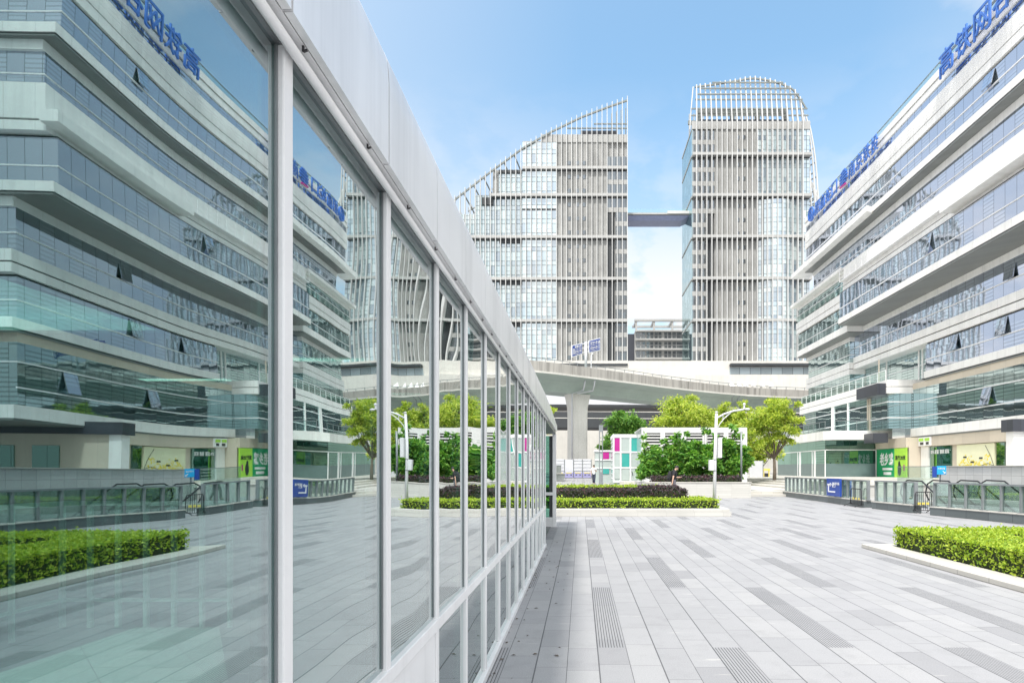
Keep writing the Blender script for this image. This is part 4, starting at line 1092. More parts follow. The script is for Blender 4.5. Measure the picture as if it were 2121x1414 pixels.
def hedge(name, label, poly_boxes, n_per_m2, L, mat, seed, group=None, cat='hedge', rag=.03, twig=True):
    """boxes (x0,x1,y0,y1,z0,z1): clipped hedge, leaves over every outer face and a twiggy core"""
    r = random.Random(seed)
    b0 = poly_boxes[0]
    t = empty(name, ((b0[0] + b0[1]) / 2, (b0[2] + b0[3]) / 2, b0[4]), label, cat, group)
    q = MB(); core = MB()
    for (x0, x1, y0, y1, z0, z1) in poly_boxes:
        core.box(x0 + L * .8, x1 - L * .8, y0 + L * .8, y1 - L * .8, z0 + .01, z1 - L * .8)
        faces = [('z', (x1 - x0) * (y1 - y0)), ('x0', (y1 - y0) * (z1 - z0)), ('y0', (x1 - x0) * (z1 - z0)), ('x1', (y1 - y0) * (z1 - z0)), ('y1', (x1 - x0) * (z1 - z0))]
        for k, area in faces:
            for _ in range(int(area * n_per_m2 * (1 if k in ('z', 'x0', 'y0') else .6))):
                a, b = r.random(), r.random(); dep = r.random() ** 1.5 * L * 1.6
                if k == 'z': p = Vector((x0 + a * (x1 - x0), y0 + b * (y1 - y0), z1 - dep)); nn = Vector((0, 0, 1))
                elif k == 'x0': p = Vector((x0 + dep, y0 + a * (y1 - y0), z0 + b * (z1 - z0))); nn = Vector((-1, 0, 0))
                elif k == 'x1': p = Vector((x1 - dep, y0 + a * (y1 - y0), z0 + b * (z1 - z0))); nn = Vector((1, 0, 0))
                elif k == 'y0': p = Vector((x0 + a * (x1 - x0), y0 + dep, z0 + b * (z1 - z0))); nn = Vector((0, -1, 0))
                else: p = Vector((x0 + a * (x1 - x0), y1 - dep, z0 + b * (z1 - z0))); nn = Vector((0, 1, 0))
                if k in ('x0', 'y0') and p.z < z0 + .22 * (z1 - z0) and r.random() < .6: continue
                if r.random() < .025: p += nn * L * r.uniform(.6, 1.5)
                p += nn * rag * (mnoise.noise(p * 3.0) + .5 * mnoise.noise(p * 9.0))
                up = Vector((0, 0, 1)) * (.55 if k != 'z' else .1)
                d = (nn * .45 + up + rvec(r) * .9).normalized()
                ln = (nn * .9 + Vector((0, 0, .5)) + rvec(r) * .65).normalized()
                kk = r.uniform(.65, 1.25)
                leaf(q, p - d * L * .4, d, ln, L * kk, L * .58 * kk)
    q.build('foliage', mat, t)
    core.build('twigs', M['twig'], t)
    return t


# ================================================================== planters and hedges
# right-hand bed
kb = empty('planter_kerb', (5.4, 9, 0), 'low pale stone kerb around the clipped hedge at the right', 'kerb')
MB().box(5.36, 5.80, 1.2, 11.41, 0, .075).box(5.80, 11.6, 11.08, 11.41, 0, .075).build('kerb_stone', M['kerb'], kb, bevel=.008)
MB().box(5.80, 11.6, 1.2, 11.08, 0, .05).build('soil_bed', M['soil'], kb)
MB().box(7.05, 11.5, 2.2, 10.15, .05, .22).build('gravel_strip', M['gravel'], kb)
hedge('clipped_hedge', 'yellow green clipped hedge on the pale kerb at the right', [(5.79, 7.02, 1.6, 11.07, .06, .43), (7.02, 11.4, 10.2, 11.07, .06, .43)], 1500, .055, M['leaf_hedge'], 11)
hedge('plum_hedge', 'dark plum hedge inside the right planter behind the pale gravel', [(8.3, 11.2, 2.6, 9.8, .2, .62)], 500, .06, M['leaf_plum'], 12)
# central bed
kb = empty('planter_kerb', (1, 20, 0), 'pale two course stone kerb in front of the central hedges', 'kerb')
MB().box(-3.2, 4.77, 18.9, 19.25, 0, .15).box(-3.2, 4.72, 18.93, 19.25, .154, .235).box(4.45, 4.77, 19.25, 25.5, 0, .23).build('kerb_stone', M['stone'], kb, bevel=.006)
MB().box(-3.2, 4.45, 19.25, 25.5, 0, .2).build('soil_bed', M['soil'], kb)
hedge('clipped_hedge', 'low yellow green hedge nearest the stone kerb in the middle', [(-3.0, 4.5, 19.35, 20.4, .2, .52), (3.75, 4.35, 20.4, 22.0, .2, .5)], 620, .075, M['leaf_hedge'], 13, rag=.04)
hedge('plum_hedge', 'dark plum clipped hedge between two yellow green hedges', [(-3.0, 3.72, 20.7, 22.0, .2, .80), (2.1, 3.45, 20.95, 22.3, .6, .90)], 560, .075, M['leaf_plum'], 14, rag=.05)
hedge('clipped_hedge', 'yellow green hedge showing only its top behind the plum hedge', [(-3.0, 3.15, 23.3, 24.6, .2, .85)], 450, .08, M['leaf_hedge'], 15, rag=.04)
# stone planter with shrubs
pl = empty('stone_planter', (6, 31, 0), 'waist high planter wall of pale stone courses under the dark shrubs', 'planter')
MB().box(3.39, 8.8, 30.9, 31.25, 0, .78).box(8.5, 8.8, 31.25, 37.5, 0, .78).box(3.39, 3.7, 31.25, 37.5, 0, .78).build('stone_wall', M['stone'], pl)
MB().box(3.36, 8.83, 30.87, 31.3, .782, .83).build('coping', M['kerb'], pl)
MB().box(3.7, 8.5, 31.25, 37.5, 0, .70).build('soil_bed', M['soil'], pl)
hedge('plum_hedge', 'dark low shrubs along the foot of the tall bushes in the stone planter', [(3.75, 8.45, 31.4, 32.3, .7, 1.12)], 330, .11, M['leaf_plum'], 16, rag=.12)
shrubs = [(1352, 28, 926), (1388, 31, 918), (1424, 31, 912), (1462, 31, 914), (1500, 31, 908), (1532, 26, 918)]
descr = ['dark green shrub at the left end of the stone planter beside the kiosk door', 'dark green shrub behind the head of the walking person', 'tall broad leaved shrub just right of the walking person',
         'dark green shrub directly behind the white lamp post', 'dark green shrub right of the lamp post boxes', 'dark green shrub at the right end of the stone planter']
for i, (px, hw, top) in enumerate(shrubs):
    rs = random.Random(90 + i); pc_l = []
    for a in range(19):
        f = rs.random(); py = 988 - f * (988 - top - 12); sp = hw * (1.05 - .55 * f)
        pc_l.append((px + rs.uniform(-1, 1) * sp, py, rs.uniform(9, 17)))
    for a in range(5):
        pc_l.append((px + rs.uniform(-.9, .9) * hw, top + rs.uniform(-24, 8), rs.uniform(3, 6)))
    cl_ = pxc(pc_l, 33.6 + .5 * (i % 2), i, 1.6)
    tree('planter_shrub', descr[i], 'shrub', (wx(px, 33.6), 33.6, .7), cl_, 6800, .22, M['leaf_shrub'], 30 + i, .03, 'shrubs in the stone planter', (1, 1, .9), .3, 26)

# ================================================================== trees
tree('street_tree', 'bright yellow green tree rising behind the louvred box', 'tree', (wx(1412, 54), 54, .2),
     pxc([(1412, 852, 42), (1380, 868, 30), (1445, 860, 30), (1400, 832, 22), (1362, 885, 18), (1428, 838, 20), (1350, 898, 16), (1460, 878, 26), (1395, 880, 26), (1430, 885, 26), (1335, 905, 12)], 54, 1), 17000, .22, M['leaf_tree'], 51, .14, 'yellow green trees')
tree('street_tree', 'bright yellow green tree between the lamp arm and the right tree', 'tree', (wx(1515, 57), 57, .2),
     pxc([(1515, 868, 30), (1495, 858, 22), (1540, 862, 24), (1520, 890, 28), (1550, 885, 26), (1482, 880, 22), (1575, 868, 20), (1500, 842, 14), (1535, 840, 12)], 57, 2), 13000, .22, M['leaf_tree'], 52, .12, 'yellow green trees')
tree('street_tree', 'yellow green tree with a bare trunk in front of the office shops', 'tree', (wx(1604, 47), 47, .45),
     pxc([(1600, 865, 34), (1572, 880, 30), (1628, 872, 24), (1607, 842, 24), (1632, 845, 16), (1642, 890, 16), (1560, 910, 26), (1600, 905, 28), (1630, 912, 16), (1652, 836, 9), (1545, 880, 24), (1585, 850, 22), (1548, 925, 18), (1580, 925, 20), (1650, 868, 12)], 47, 3), 17000, .20, M['leaf_tree'], 53, .13, 'yellow green trees', fork=.42)
tree('street_tree', 'yellow green tree low behind the right end of the louvred box', 'tree', (wx(1580, 62), 62, .5),
     pxc([(1580, 925, 24), (1560, 935, 20), (1600, 935, 20), (1575, 950, 18)], 62, 4), 4500, .28, M['leaf_tree'], 54, .10, 'yellow green trees')
tree('broadleaf_tree', 'dark green tree behind the kiosk roof', 'tree', (wx(1290, 61), 61, .4),
     pxc([(1295, 872, 30), (1275, 880, 24), (1318, 885, 24), (1268, 900, 18), (1300, 900, 24), (1330, 892, 16), (1258, 920, 12)], 61, 5), 9000, .28, M['leaf_green'], 55, .15)
tree('street_tree', 'yellow green tree mostly hidden behind the pavilion roof end', 'tree', (wx(1105, 58), 58, .4),
     pxc([(1108, 862, 26), (1132, 852, 15), (1090, 880, 26), (1120, 885, 18)], 58, 6), 5000, .27, M['leaf_tree'], 56, .12, 'yellow green trees')
tree('broadleaf_tree', 'small dark green tree left of the kiosk', 'tree', (wx(1258, 63.5), 63.5, .3),
     pxc([(1252, 925, 12), (1262, 918, 12), (1247, 932, 8)], 63.5, 7), 1600, .24, M['leaf_green'], 57, .07)

# ================================================================== louvred box, kiosk, mast, hoarding
YL = 44.0
lv = empty('louvred_box', (wx(1440, YL), YL, 0), 'white louvred vent building behind the dark shrubs', 'vent building')
xl, xr = wx(1329, YL), wx(1547.5, YL); zt = wz(885, YL)
MB().box(xl, xr, YL, YL + .3, zt - .40, zt).box(xl, xr, YL, YL + .3, 0, .8).build('frame_rail', M['louvre'], lv)
MB().box(xl + .1, xr - .1, YL + .35, YL + 6, 0, zt - .05).build('body', M['paleglass'], lv)
MB().box(xl, xr, YL + .3, YL + 6, zt - .05, zt + .02).build('roof', M['louvre'], lv)
n = 5; wd = (xr - xl) / n
for i in range(n + 1):
    x = xl + i * wd
    w0 = .36 if i in (0, n) else .17
    MB().box(max(xl, x - w0) if i else xl, min(xr, x + w0) if i < n else xr, YL - .02, YL + .34, 0.8, zt - .40).build('post', M['louvre'], lv)
for i in range(n):
    q = MB(); z = .9
    while z < zt - .45:
        a, b = xl + i * wd + .17, xl + (i + 1) * wd - .17
        q.hexa([(a, YL + .04, z), (b, YL + .04, z), (b, YL + .22, z + .05), (a, YL + .22, z + .05), (a, YL + .04, z + .07), (b, YL + .04, z + .07), (b, YL + .22, z + .12), (a, YL + .22, z + .12)])
        z += .22
    q.build('louvre_panel', M['louvre'], lv)
    MB().box(xl + i * wd + .1, xl + (i + 1) * wd - .1, YL + .28, YL + .34, .85, zt - .4).build('louvre_back', M['dark'], lv)

YK = 48.8
ks = empty('kiosk', (wx(1300, YK), YK, .1), 'small glass kiosk with magenta and teal panes and a white frame', 'kiosk')
x0, x1 = wx(1270.5, YK), wx(1331, YK); zt = wz(899, YK); z0 = wz(996, YK); zm = wz(936, YK); zq = wz(968, YK)
MB().box(x0, x1, YK + .1, YK + 3.8, z0 - .35, zt - .3).build('body', M['paleglass'], ks)
MB().hexa([(x0 - .05, YK, zt - .28), (x1, YK, zt - .28), (x1, YK + 4, zt - .28), (x0 - .05, YK + 4, zt - .28), (x0 - .05, YK, zt), (x1, YK, zt), (x1, YK + 4, zt), (x0 - .05, YK + 4, zt)]).build('roof', M['signwhite'], ks)
q = MB()
for px in (1271, 1285.5, 1306, 1327.5):
    q.box(wx(px, YK) - .06, wx(px, YK) + .06, YK + .02, YK + .12, z0, zt - .28)
q.box(x0, x1, YK + .01, YK + .13, zm - .06, zm + .06).box(wx(1271, YK), wx(1328, YK), YK + .015, YK + .125, zq - .05, zq + .04).box(x0, x1, YK + .01, YK + .13, z0 - .1, z0 + .02)
q.build('frame', M['signwhite'], ks)
for (a, b, c, d, m_) in ((1272.5, 1285, 906, 934, 'magenta'), (1306.5, 1329, 906, 934, 'teal'), (1287, 1305, 906, 934, 'paleglass'), (1288, 1304, 939, 966, 'teal'), (1308, 1326, 939, 966, 'paleglass'), (1273, 1284, 939, 991, 'paleglass'), (1288, 1304, 970, 994, 'paleglass'), (1308, 1326, 970, 994, 'paleglass')):
    MB().box(wx(a, YK) + .02, wx(b, YK) - .02, YK + .05, YK + .09, wz(d, YK), wz(c, YK)).build('pane', M[m_], ks)
q = MB()
for k in range(9):
    q.box(x0 - .03, x0 - .001, YK + .2, YK + 3.7, z0 + .2 + k * .38, z0 + .24 + k * .38)
q.build('side_slats', M['signwhite'], ks)
MB().bar(W(1309, 976, YK - .05), W(1311, 985, YK - .05), .06, .05).build('door_handle', M['black'], ks)
st = empty('kiosk_step', (wx(1312, 47.6), 47.6, .1), 'two shallow stone steps below the kiosk door', 'steps')
MB().box(wx(1284, 48), wx(1339, 48), 47.5, 48.75, 0, wz(1001.5, 47.5)).box(wx(1285, 48), wx(1337, 48), 48.05, 48.75, wz(1001.5, 47.5), wz(997, 48)).build('steps', M['kerb'], st)
an = empty('glass_annex', (wx(1245, 56), 56, .2), 'low glass annex with magenta and teal squares left of the kiosk', 'annex')
YA = 56.0
MB().box(wx(1233, YA), wx(1266, YA), YA + .05, YA + 3, gz(YA), wz(935, YA)).build('body', M['paleglass'], an)
MB().box(wx(1231, YA), wx(1266, YA), YA - .05, YA + 3.1, wz(935, YA), wz(932, YA)).box(wx(1232, YA), wx(1266, YA), YA - .02, YA + .05, wz(953, YA), wz(951, YA)).box(wx(1232, YA), wx(1266, YA), YA - .02, YA + .05, wz(970, YA), wz(968, YA)).build('frame', M['signwhite'], an)
MB().box(wx(1249, YA), wx(1261.5, YA), YA, YA + .045, wz(950.5, YA), wz(936, YA)).build('pane', M['magenta'], an)
MB().box(wx(1248, YA), wx(1261.5, YA), YA, YA + .045, wz(981, YA), wz(970.5, YA)).build('pane', M['teal'], an)

ms = empty('camera_mast', (wx(1245, 45.5), 45.5, .08), 'slim grey twin pole mast with a cabinet at its foot', 'mast')
YM = 45.5
MB().tube([W(1241.5, 1008, YM), W(1241.5, 881, YM)], .035, 8).build('pole', M['greysteel'], ms)
MB().tube([W(1248, 1008, YM), W(1248, 881, YM)], .035, 8).build('pole', M['greysteel'], ms)
MB().box(wx(1241, YM), wx(1249, YM), YM - .1, YM + .1, wz(894, YM), wz(880, YM)).build('head_box', M['greysteel'], ms)
MB().box(wx(1241.5, YM), wx(1248.5, YM), YM - .12, YM + .12, wz(1008.5, YM), wz(977, YM)).build('cabinet', M['greysteel'], ms)

YH = 70.0
for i, px in enumerate((1151.5, 1170, 1188.5, 1207)):
    a, b = wx(px, YH), wx(px + 18, YH)
    pos = ['leftmost', 'second from left', 'third from left', 'rightmost'][i]
    h = empty('hoarding_panel', (a, YH, .43), ('plain white' if i == 1 else 'white ribbed') + ' hoarding panel above a purple barrier, ' + pos + ' of four', 'hoarding', 'white hoarding panels')
    q = MB()
    if i == 1: q.box(a, b - .06, YH, YH + .05, 1.12, wz(951, YH))
    else:
        for k in range(8): q.box(a, b - .06, YH + (.0 if k % 2 else .05), YH + .06, 1.12 + k * .196, 1.12 + (k + 1) * .196 - .01)
    q.build('panel', M['hoarding'], h)
    MB().box(b - .055, b + .04, YH - .02, YH + .06, .5, wz(951, YH)).build('post', M['greysteel'], h)
    wb = empty('water_barrier', (a, YH - .4, .5), 'purple plastic barrier under a white panel, ' + pos + ' of four', 'road barrier', 'purple water filled barriers')
    yb = YH - .45
    MB().hexa([(a + .02, yb - .22, .5), (b - .04, yb - .22, .5), (b - .04, yb + .22, .5), (a + .02, yb + .22, .5), (a + .02, yb - .12, 1.12), (b - .04, yb - .12, 1.12), (b - .04, yb + .12, 1.12), (a + .02, yb + .12, 1.12)]).build('body', M['purple'], wb, bevel=.02)
    for fx_ in (.28, .72):
        MB().box(a + (b - a) * fx_ - .08, a + (b - a) * fx_ + .08, yb - .21, yb - .14, .80, .88).build('fork_hole', M['black'], wb)
    MB().box(a + .15, b - .2, yb - .16, yb - .125, 1.02, 1.1).build('reflector', M['yellow'], wb)
kb = empty('power_cabinet', (wx(1158, 64), 64, .35), 'grey green cabinet beside the pavilion end post', 'cabinet')
MB().box(wx(1140, 64), wx(1162, 64), 64, 64.8, .3, wz(964, 64)).build('body', M['paver_dark'], kb)
MB().box(wx(1140, 64) - .03, wx(1162, 64) + .03, 63.97, 64.83, wz(964, 64), wz(963, 64)).build('lid', M['greysteel'], kb)
kb = empty('stone_bench', (wx(1160, 60), 60, .3), 'grey green block bench in front of the hoarding', 'bench')
MB().hexa([W(1140, 993, 60), W(1168, 993, 60), W(1168, 993, 61.5), W(1140, 993, 61.5), W(1140, 981, 60), W(1171, 981, 60), W(1171, 981, 61.5), W(1140, 981, 61.5)]).build('block', M['paver_dark'], kb)
MB().hexa([W(1140, 981, 59.9), W(1172, 981, 59.9), W(1172, 981, 61.6), W(1140, 981, 61.6), W(1140, 979.5, 59.9), W(1172, 979.5, 59.9), W(1172, 979.5, 61.6), W(1140, 979.5, 61.6)]).build('seat', M['kerb'], kb)
# things beside the right tree
YS = 56.0
cp = empty('corrugated_screen', (wx(1566, YS), YS, .7), 'pale corrugated screen beside the tree trunk', 'screen')
q = MB()
for k in range(14):
    a = wx(1553, YS) + k * .088
    q.box(a, a + .06, YS, YS + .08, .74, wz(954, YS)); q.box(a + .06, a + .088, YS + .03, YS + .08, .74, wz(954.5, YS))
q.build('sheet', M['hoarding'], cp)
MB().box(wx(1553, YS) + 1.2, wx(1553, YS) + 1.28, YS - .02, YS + .1, .74, wz(953, YS)).build('post', M['greysteel'], cp)
fs = empty('wooden_stand', (wx(1588, YS + 2), YS + 2, .74), 'small yellow wooden stand beside the corrugated screen', 'stand')
MB().box(wx(1581, 58), wx(1583, 58), 58, 58.1, .74, wz(971, 58)).box(wx(1592, 58), wx(1594, 58), 58, 58.1, .74, wz(971, 58)).build('legs', M['yellow'], fs)
MB().box(wx(1580, 58), wx(1595, 58), 57.95, 58.4, wz(974, 58), wz(970, 58)).build('top', M['yellow'], fs)
MB().box(wx(1583.4, 58), wx(1591.6, 58), 58.05, 58.3, .76, 1.1).build('crate', M['black'], fs)
gp = empty('steel_post', (wx(1535.5, 32.2), 32.2, .7), 'plain grey steel post among the shrubs at the right end of the planter', 'post')
MB().tube([W(1535.5, 997, 32.2), W(1535.5, 893, 32.2)], .055, 10).build('shaft', M['greysteel'], gp, smooth=True)
MB().box(wx(1535.5, 32.2) - .1, wx(1535.5, 32.2) + .1, 32.1, 32.3, .70, .74).build('base_plate', M['greysteel'], gp)

# ------------------------------------------------------------------ lamp post
LY = 19.85
lp = empty('lamp_post', (wx(1480, LY), LY, .2), 'white lamp post with a curved arm and two white boxes', 'lamp post')
b_ = W(1479.5, 1042, LY); b_.z = .15
MB().tube([b_, W(1481, 950, LY), W(1484, 856, LY)], [.062, .053, .046], 16).build('pole', M['pole'], lp, smooth=True)
MB().ball(W(1484, 853, LY), .05, (1, 1, .6)).build('cap', M['pole'], lp, smooth=True)
MB().tube([W(1484, 866, LY), W(1500, 857, LY), W(1520, 850.5, LY), W(1540, 847.5, LY)], [.028, .030, .030, .034], 10).build('arm', M['pole'], lp, smooth=True)
MB().tube([W(1485, 890, LY), W(1490, 879, LY), W(1500, 866, LY), W(1514, 854, LY)], .015, 8).build('brace', M['pole'], lp, smooth=True)
MB().tube([W(1497.5, 859, LY), W(1497.5, 868, LY)], .012, 6).build('tie', M['pole'], lp)
hd = MB().ball(W(1548, 847, LY), .065, (1.5, 1, .6)).build('lamp_head', M['pole'], lp, smooth=True)
cmr = MB().tube([W(1541.5, 847, LY), W(1541.5, 838, LY)], .03, 8).build('camera_stem', M['pole'], lp)
MB().ball(W(1541.5, 837, LY), .05).build('camera_dome', M['pole'], cmr, smooth=True)
MB().box(wx(1486.5, LY), wx(1494, LY), LY - .12, LY + .12, wz(948, LY), wz(907, LY)).build('speaker_box', M['pole'], lp, bevel=.01)
MB().box(wx(1468.5, LY), wx(1477.5, LY), LY - .1, LY + .1, wz(974, LY), wz(952, LY)).build('control_box', M['pole'], lp, bevel=.01)
MB().tube([W(1474, 974, LY), W(1474, 978, LY), W(1480, 977, LY)], .01, 6).build('cable', M['black'], lp)
MB().tube([W(1480.3, 975, LY), W(1480.3, 973.5, LY)], .066, 14).tube([W(1480.6, 952, LY), W(1480.6, 950.5, LY)], .064, 14).build('clamp', M['greysteel'], lp)
MB().box(b_.x - .16, b_.x + .16, LY - .16, LY + .16, .15, .235).build('base_plate', M['pole'], lp)

# ================================================================== viaducts
V = [(1000, 733), (1040, 738), (1091.7, 744.8), (1150, 751.5), (1197, 758), (1255, 766), (1314, 774), (1372, 782.5), (1431, 790), (1490, 796.5), (1548, 802), (1610, 805.5), (1667.6, 807.7), (1760, 810), (1900, 812)]
pts = []
for (px, py) in V:
    Y = 12.0 * F / (CY - py); pts.append(Vector((wx(px, Y), Y, 0)))
nrm = []
for i in range(len(pts)):
    d = (pts[min(i + 1, len(pts) - 1)] - pts[max(0, i - 1)]).normalized()
    nrm.append(Vector((-d.y, d.x, 0)))        # away from the camera


def sweep(section, name, mat, parent, P=None, Nn=None):
    """closed section of (outward distance, z) swept along the deck"""
    P = P or pts; Nn = Nn or nrm
    q = MB(); n = len(section); b = 0
    for p, nn in zip(P, Nn):
        for (t, z) in section: q.v.append((p.x + nn.x * t, p.y + nn.y * t, z))
    for i in range(len(P) - 1):
        for k in range(n):
            q.f.append((i * n + k, (i + 1) * n + k, (i + 1) * n + (k + 1) % n, i * n + (k + 1) % n)); q.m.append(0)
    q.f.append(tuple(range(n))); q.m.append(0)
    q.f.append(tuple((len(P) - 1) * n + k for k in range(n))[::-1]); q.m.append(0)
    return q.build(name, mat, parent)


via = empty('viaduct', (0, 74, 0), 'curving concrete viaduct with a stained parapet on one pale pier', 'viaduct')
sweep([(0, 12.42), (.25, 12.42), (.25, 13.5), (0, 13.5)], 'parapet', M['parapet'], via)
sweep([(-.06, 12.22), (.3, 12.22), (.3, 12.42), (-.06, 12.42)], 'edge_strip', M['concrete'], via)
sweep([(0, 12.22), (2.2, 11.9), (2.75, 11.5), (3.05, 10.75), (6.4, 10.75), (6.7, 11.5), (7.2, 11.9), (9.3, 12.2), (9.3, 12.4), (0, 12.4)], 'deck_girder', M['girder'], via)
sweep([(9.1, 12.42), (9.35, 12.42), (9.35, 13.5), (9.1, 13.5)], 'parapet', M['parapet'], via)
rl = MB()
for i in range(len(pts) - 1):
    a = pts[i] + nrm[i] * .12; b = pts[i + 1] + nrm[i + 1] * .12
    rl.bar(a + Vector((0, 0, 13.85)), b + Vector((0, 0, 13.85)), .06, .06)
    for k in range(3):
        c = a.lerp(b, k / 3); rl.box(c.x - .035, c.x + .035, c.y - .035, c.y + .035, 13.5, 13.9)
rl.build('guard_rail', M['greysteel'], via)
pc = Vector((wx(1196, 74.6), 74.6, 0)); hw = 1.1
pr = [(0.2, 1.08), (8.2, 1.08), (9.2, 1.14), (10.0, 1.32), (10.75, 1.50)]
q = MB()
ang = .45; ux = Vector((cos(ang), sin(ang), 0)); uy = Vector((-sin(ang), cos(ang), 0))
for (z, h) in pr:
    for (sx, sy) in ((-1, -.8), (-.8, -1), (.8, -1), (1, -.8), (1, .8), (.8, 1), (-.8, 1), (-1, .8)):
        p = pc + ux * (sx * h * 1.0) + uy * (sy * .8); q.v.append((p.x, p.y, z))
for i in range(len(pr) - 1):
    for k in range(8):
        q.f.append((i * 8 + k, i * 8 + (k + 1) % 8, (i + 1) * 8 + (k + 1) % 8, (i + 1) * 8 + k)); q.m.append(0)
q.build('pier', M['concrete'], via)
q = MB().tube([W(1185, 955, 73.2), W(1185, 815, 73.2), W(1208, 808, 72.8), W(1211, 796, 71.6), W(1212, 788, 71.4)], .09, 8).tube([W(1196, 815, 73.0), W(1228, 809, 72.6), W(1231, 798, 71.8), W(1232, 788, 71.6)], .08, 8)
q.build('drain_pipe', M['hoarding'], via, smooth=True)
p2 = Vector((wx(1512, 90.3), 90.3, 0))
MB().prism([(p2.x - 1.1, p2.y - .8), (p2.x + 1.1, p2.y - .8), (p2.x + 1.1, p2.y + .8), (p2.x - 1.1, p2.y + .8)], .3, 10.76).build('pier', M['concrete'], via)
q = MB().tube([W(1516, 834, 86), W(1516, 824, 85.6), W(1522, 818, 84.6)], .07, 6).tube([W(1527, 836, 86), W(1527, 826, 85.6), W(1533, 819, 84.9)], .07, 6)
q.build('drain_pipe', M['greysteel'], via)

v2 = empty('viaduct', (0, 108, 0), 'low dark viaduct in shade behind the pale pier', 'viaduct')
P2 = [Vector((-60, 103, 0)), Vector((-10, 105.5, 0)), Vector((20, 108, 0)), Vector((90, 113, 0))]
N2 = [Vector((-.05, 1, 0))] * 4
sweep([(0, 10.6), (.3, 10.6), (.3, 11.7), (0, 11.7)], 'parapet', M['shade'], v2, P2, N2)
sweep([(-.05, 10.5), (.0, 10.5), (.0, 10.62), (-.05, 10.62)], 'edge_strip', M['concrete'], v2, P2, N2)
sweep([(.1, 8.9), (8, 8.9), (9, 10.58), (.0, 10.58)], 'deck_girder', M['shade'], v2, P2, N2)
for x in (-22, 12, 46): MB().box(x - 1.2, x + 1.2, 109, 112, .3, 8.9).build('pier', M['concrete'], v2)
v3 = empty('viaduct', (0, 126, 0), 'pale upper viaduct glimpsed between the pier and the podium', 'viaduct')
P3 = [Vector((-80, 122, 0)), Vector((0, 124, 0)), Vector((100, 128, 0))]; N3 = [Vector((-.04, 1, 0))] * 3
sweep([(0, 14.9), (.4, 14.9), (.4, 17.2), (0, 17.2)], 'parapet', M['hoarding'], v3, P3, N3)
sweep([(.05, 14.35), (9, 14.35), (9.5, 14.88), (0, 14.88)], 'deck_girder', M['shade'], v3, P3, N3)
for x in (-34, 26, 60): MB().box(x - 1.2, x + 1.2, 128, 131, .3, 13.9).build('pier', M['concrete'], v3)

# overhead road sign on the viaduct
YG = 74.0
sgn = empty('road_sign', W(1213.5, 761, YG), 'twin blue road sign boards with white characters on one white pole above the viaduct', 'road sign')
MB().tube([W(1213.5, 764, YG), W(1213.5, 708, YG)], .17, 12).build('pole', M['pole'], sgn, smooth=True)


def gboard(pa, pb, pc_, pd, Ya, Yb, l1, l2, e1, e2, arrow):
    A, B, C, D = W(pa[0], pa[1], Ya), W(pb[0], pb[1], Yb), W(pc_[0], pc_[1], Yb), W(pd[0], pd[1], Ya)   # bl br tr tl
    ax = (B - A).normalized(); ay = Vector((0, 0, 1)); an = ax.cross(ay).normalized()
    th = an * -.06
    bd = MB().hexa([A, B, B + th, A + th, D, C, C + th, D + th]).build('board', M['signwhite'], sgn)
    w_ = (B - A).length; h_ = (D - A).length
    ins = .1
    f = an * .02
    a, b, c, d = A + ax * ins + ay * ins, B - ax * ins + ay * ins, C - ax * ins - ay * ins, D + ax * ins - ay * ins
    MB().hexa([a, b, b + f, a + f, d, c, c + f, d + f]).build('blue_field', M['blue'], bd)
    tx = .58 if arrow == 'u' else .42
    for (s, v, hh) in ((l1, .76, .26), (e1, .56, .10), (l2, .36, .26), (e2, .16, .10)):
        p = A + ax * (w_ * tx) + ay * (h_ * v) + an * .045
        text_obj('writing', s, 1.0, .006, M['signwhite'], p, (ax, ay, an), bd, fit=(w_ * .62, h_ * hh * .85), bold=.01)
    cx = .15 if arrow == 'u' else .86
    o = A + ax * (w_ * cx) + ay * (h_ * .5) + an * .045
    q = MB()
    if arrow == 'u':
        q.bar(o - ax * .12 - ay * .45, o - ax * .12 + ay * .2, .09, .02, up=an).bar(o + ax * .12 - ay * .45, o + ax * .12 + ay * .2, .09, .02, up=an).bar(o - ax * .16 + ay * .2, o + ax * .16 + ay * .2, .09, .02, up=an)
    else:
        q.bar(o - ay * .55, o + ay * .4, .10, .02, up=an).face([o - ax * .22 + ay * .25 + an * .01, o + ax * .22 + ay * .25 + an * .01, o + ay * .65 + an * .01])
    q.build('arrow', M['signwhite'], bd)


gboard((1184.5, 740), (1206, 733), (1206, 710), (1184.5, 715), 72.5, 74.2, '绿都大道', '宏运大道', 'Lvdu Ave', 'Hongyun Ave', 'u')
gboard((1219.5, 731), (1243.5, 725.5), (1243.5, 699), (1219.5, 705), 74.2, 76.0, '双龙大道', '宏运大道', 'Shuanglong Ave', 'Hongyun Ave', 's')
q = MB()
for dz in (0, 9, 18):
    q.bar(W(1205, 712.5 + dz, 74.1), W(1221, 708.5 + dz, 74.3), .09, .09)
q.build('cross_arm', M['pole'], sgn)
lp2 = empty('slim_pole', W(1224.5, 763, 74.6), 'thin bent white pole just right of the road sign pole', 'pole')
MB().tube([W(1224.5, 765, 74.6), W(1224.5, 740, 74.6), W(1225.5, 735, 74.6), W(1229, 731, 74.6)], .07, 8).build('shaft', M['pole'], lp2)
MB().box(wx(1224.5, 74.6) - .2, wx(1224.5, 74.6) + .2, 74.4, 74.8, wz(765, 74.6), wz(763.5, 74.6)).build('base_plate', M['pole'], lp2)

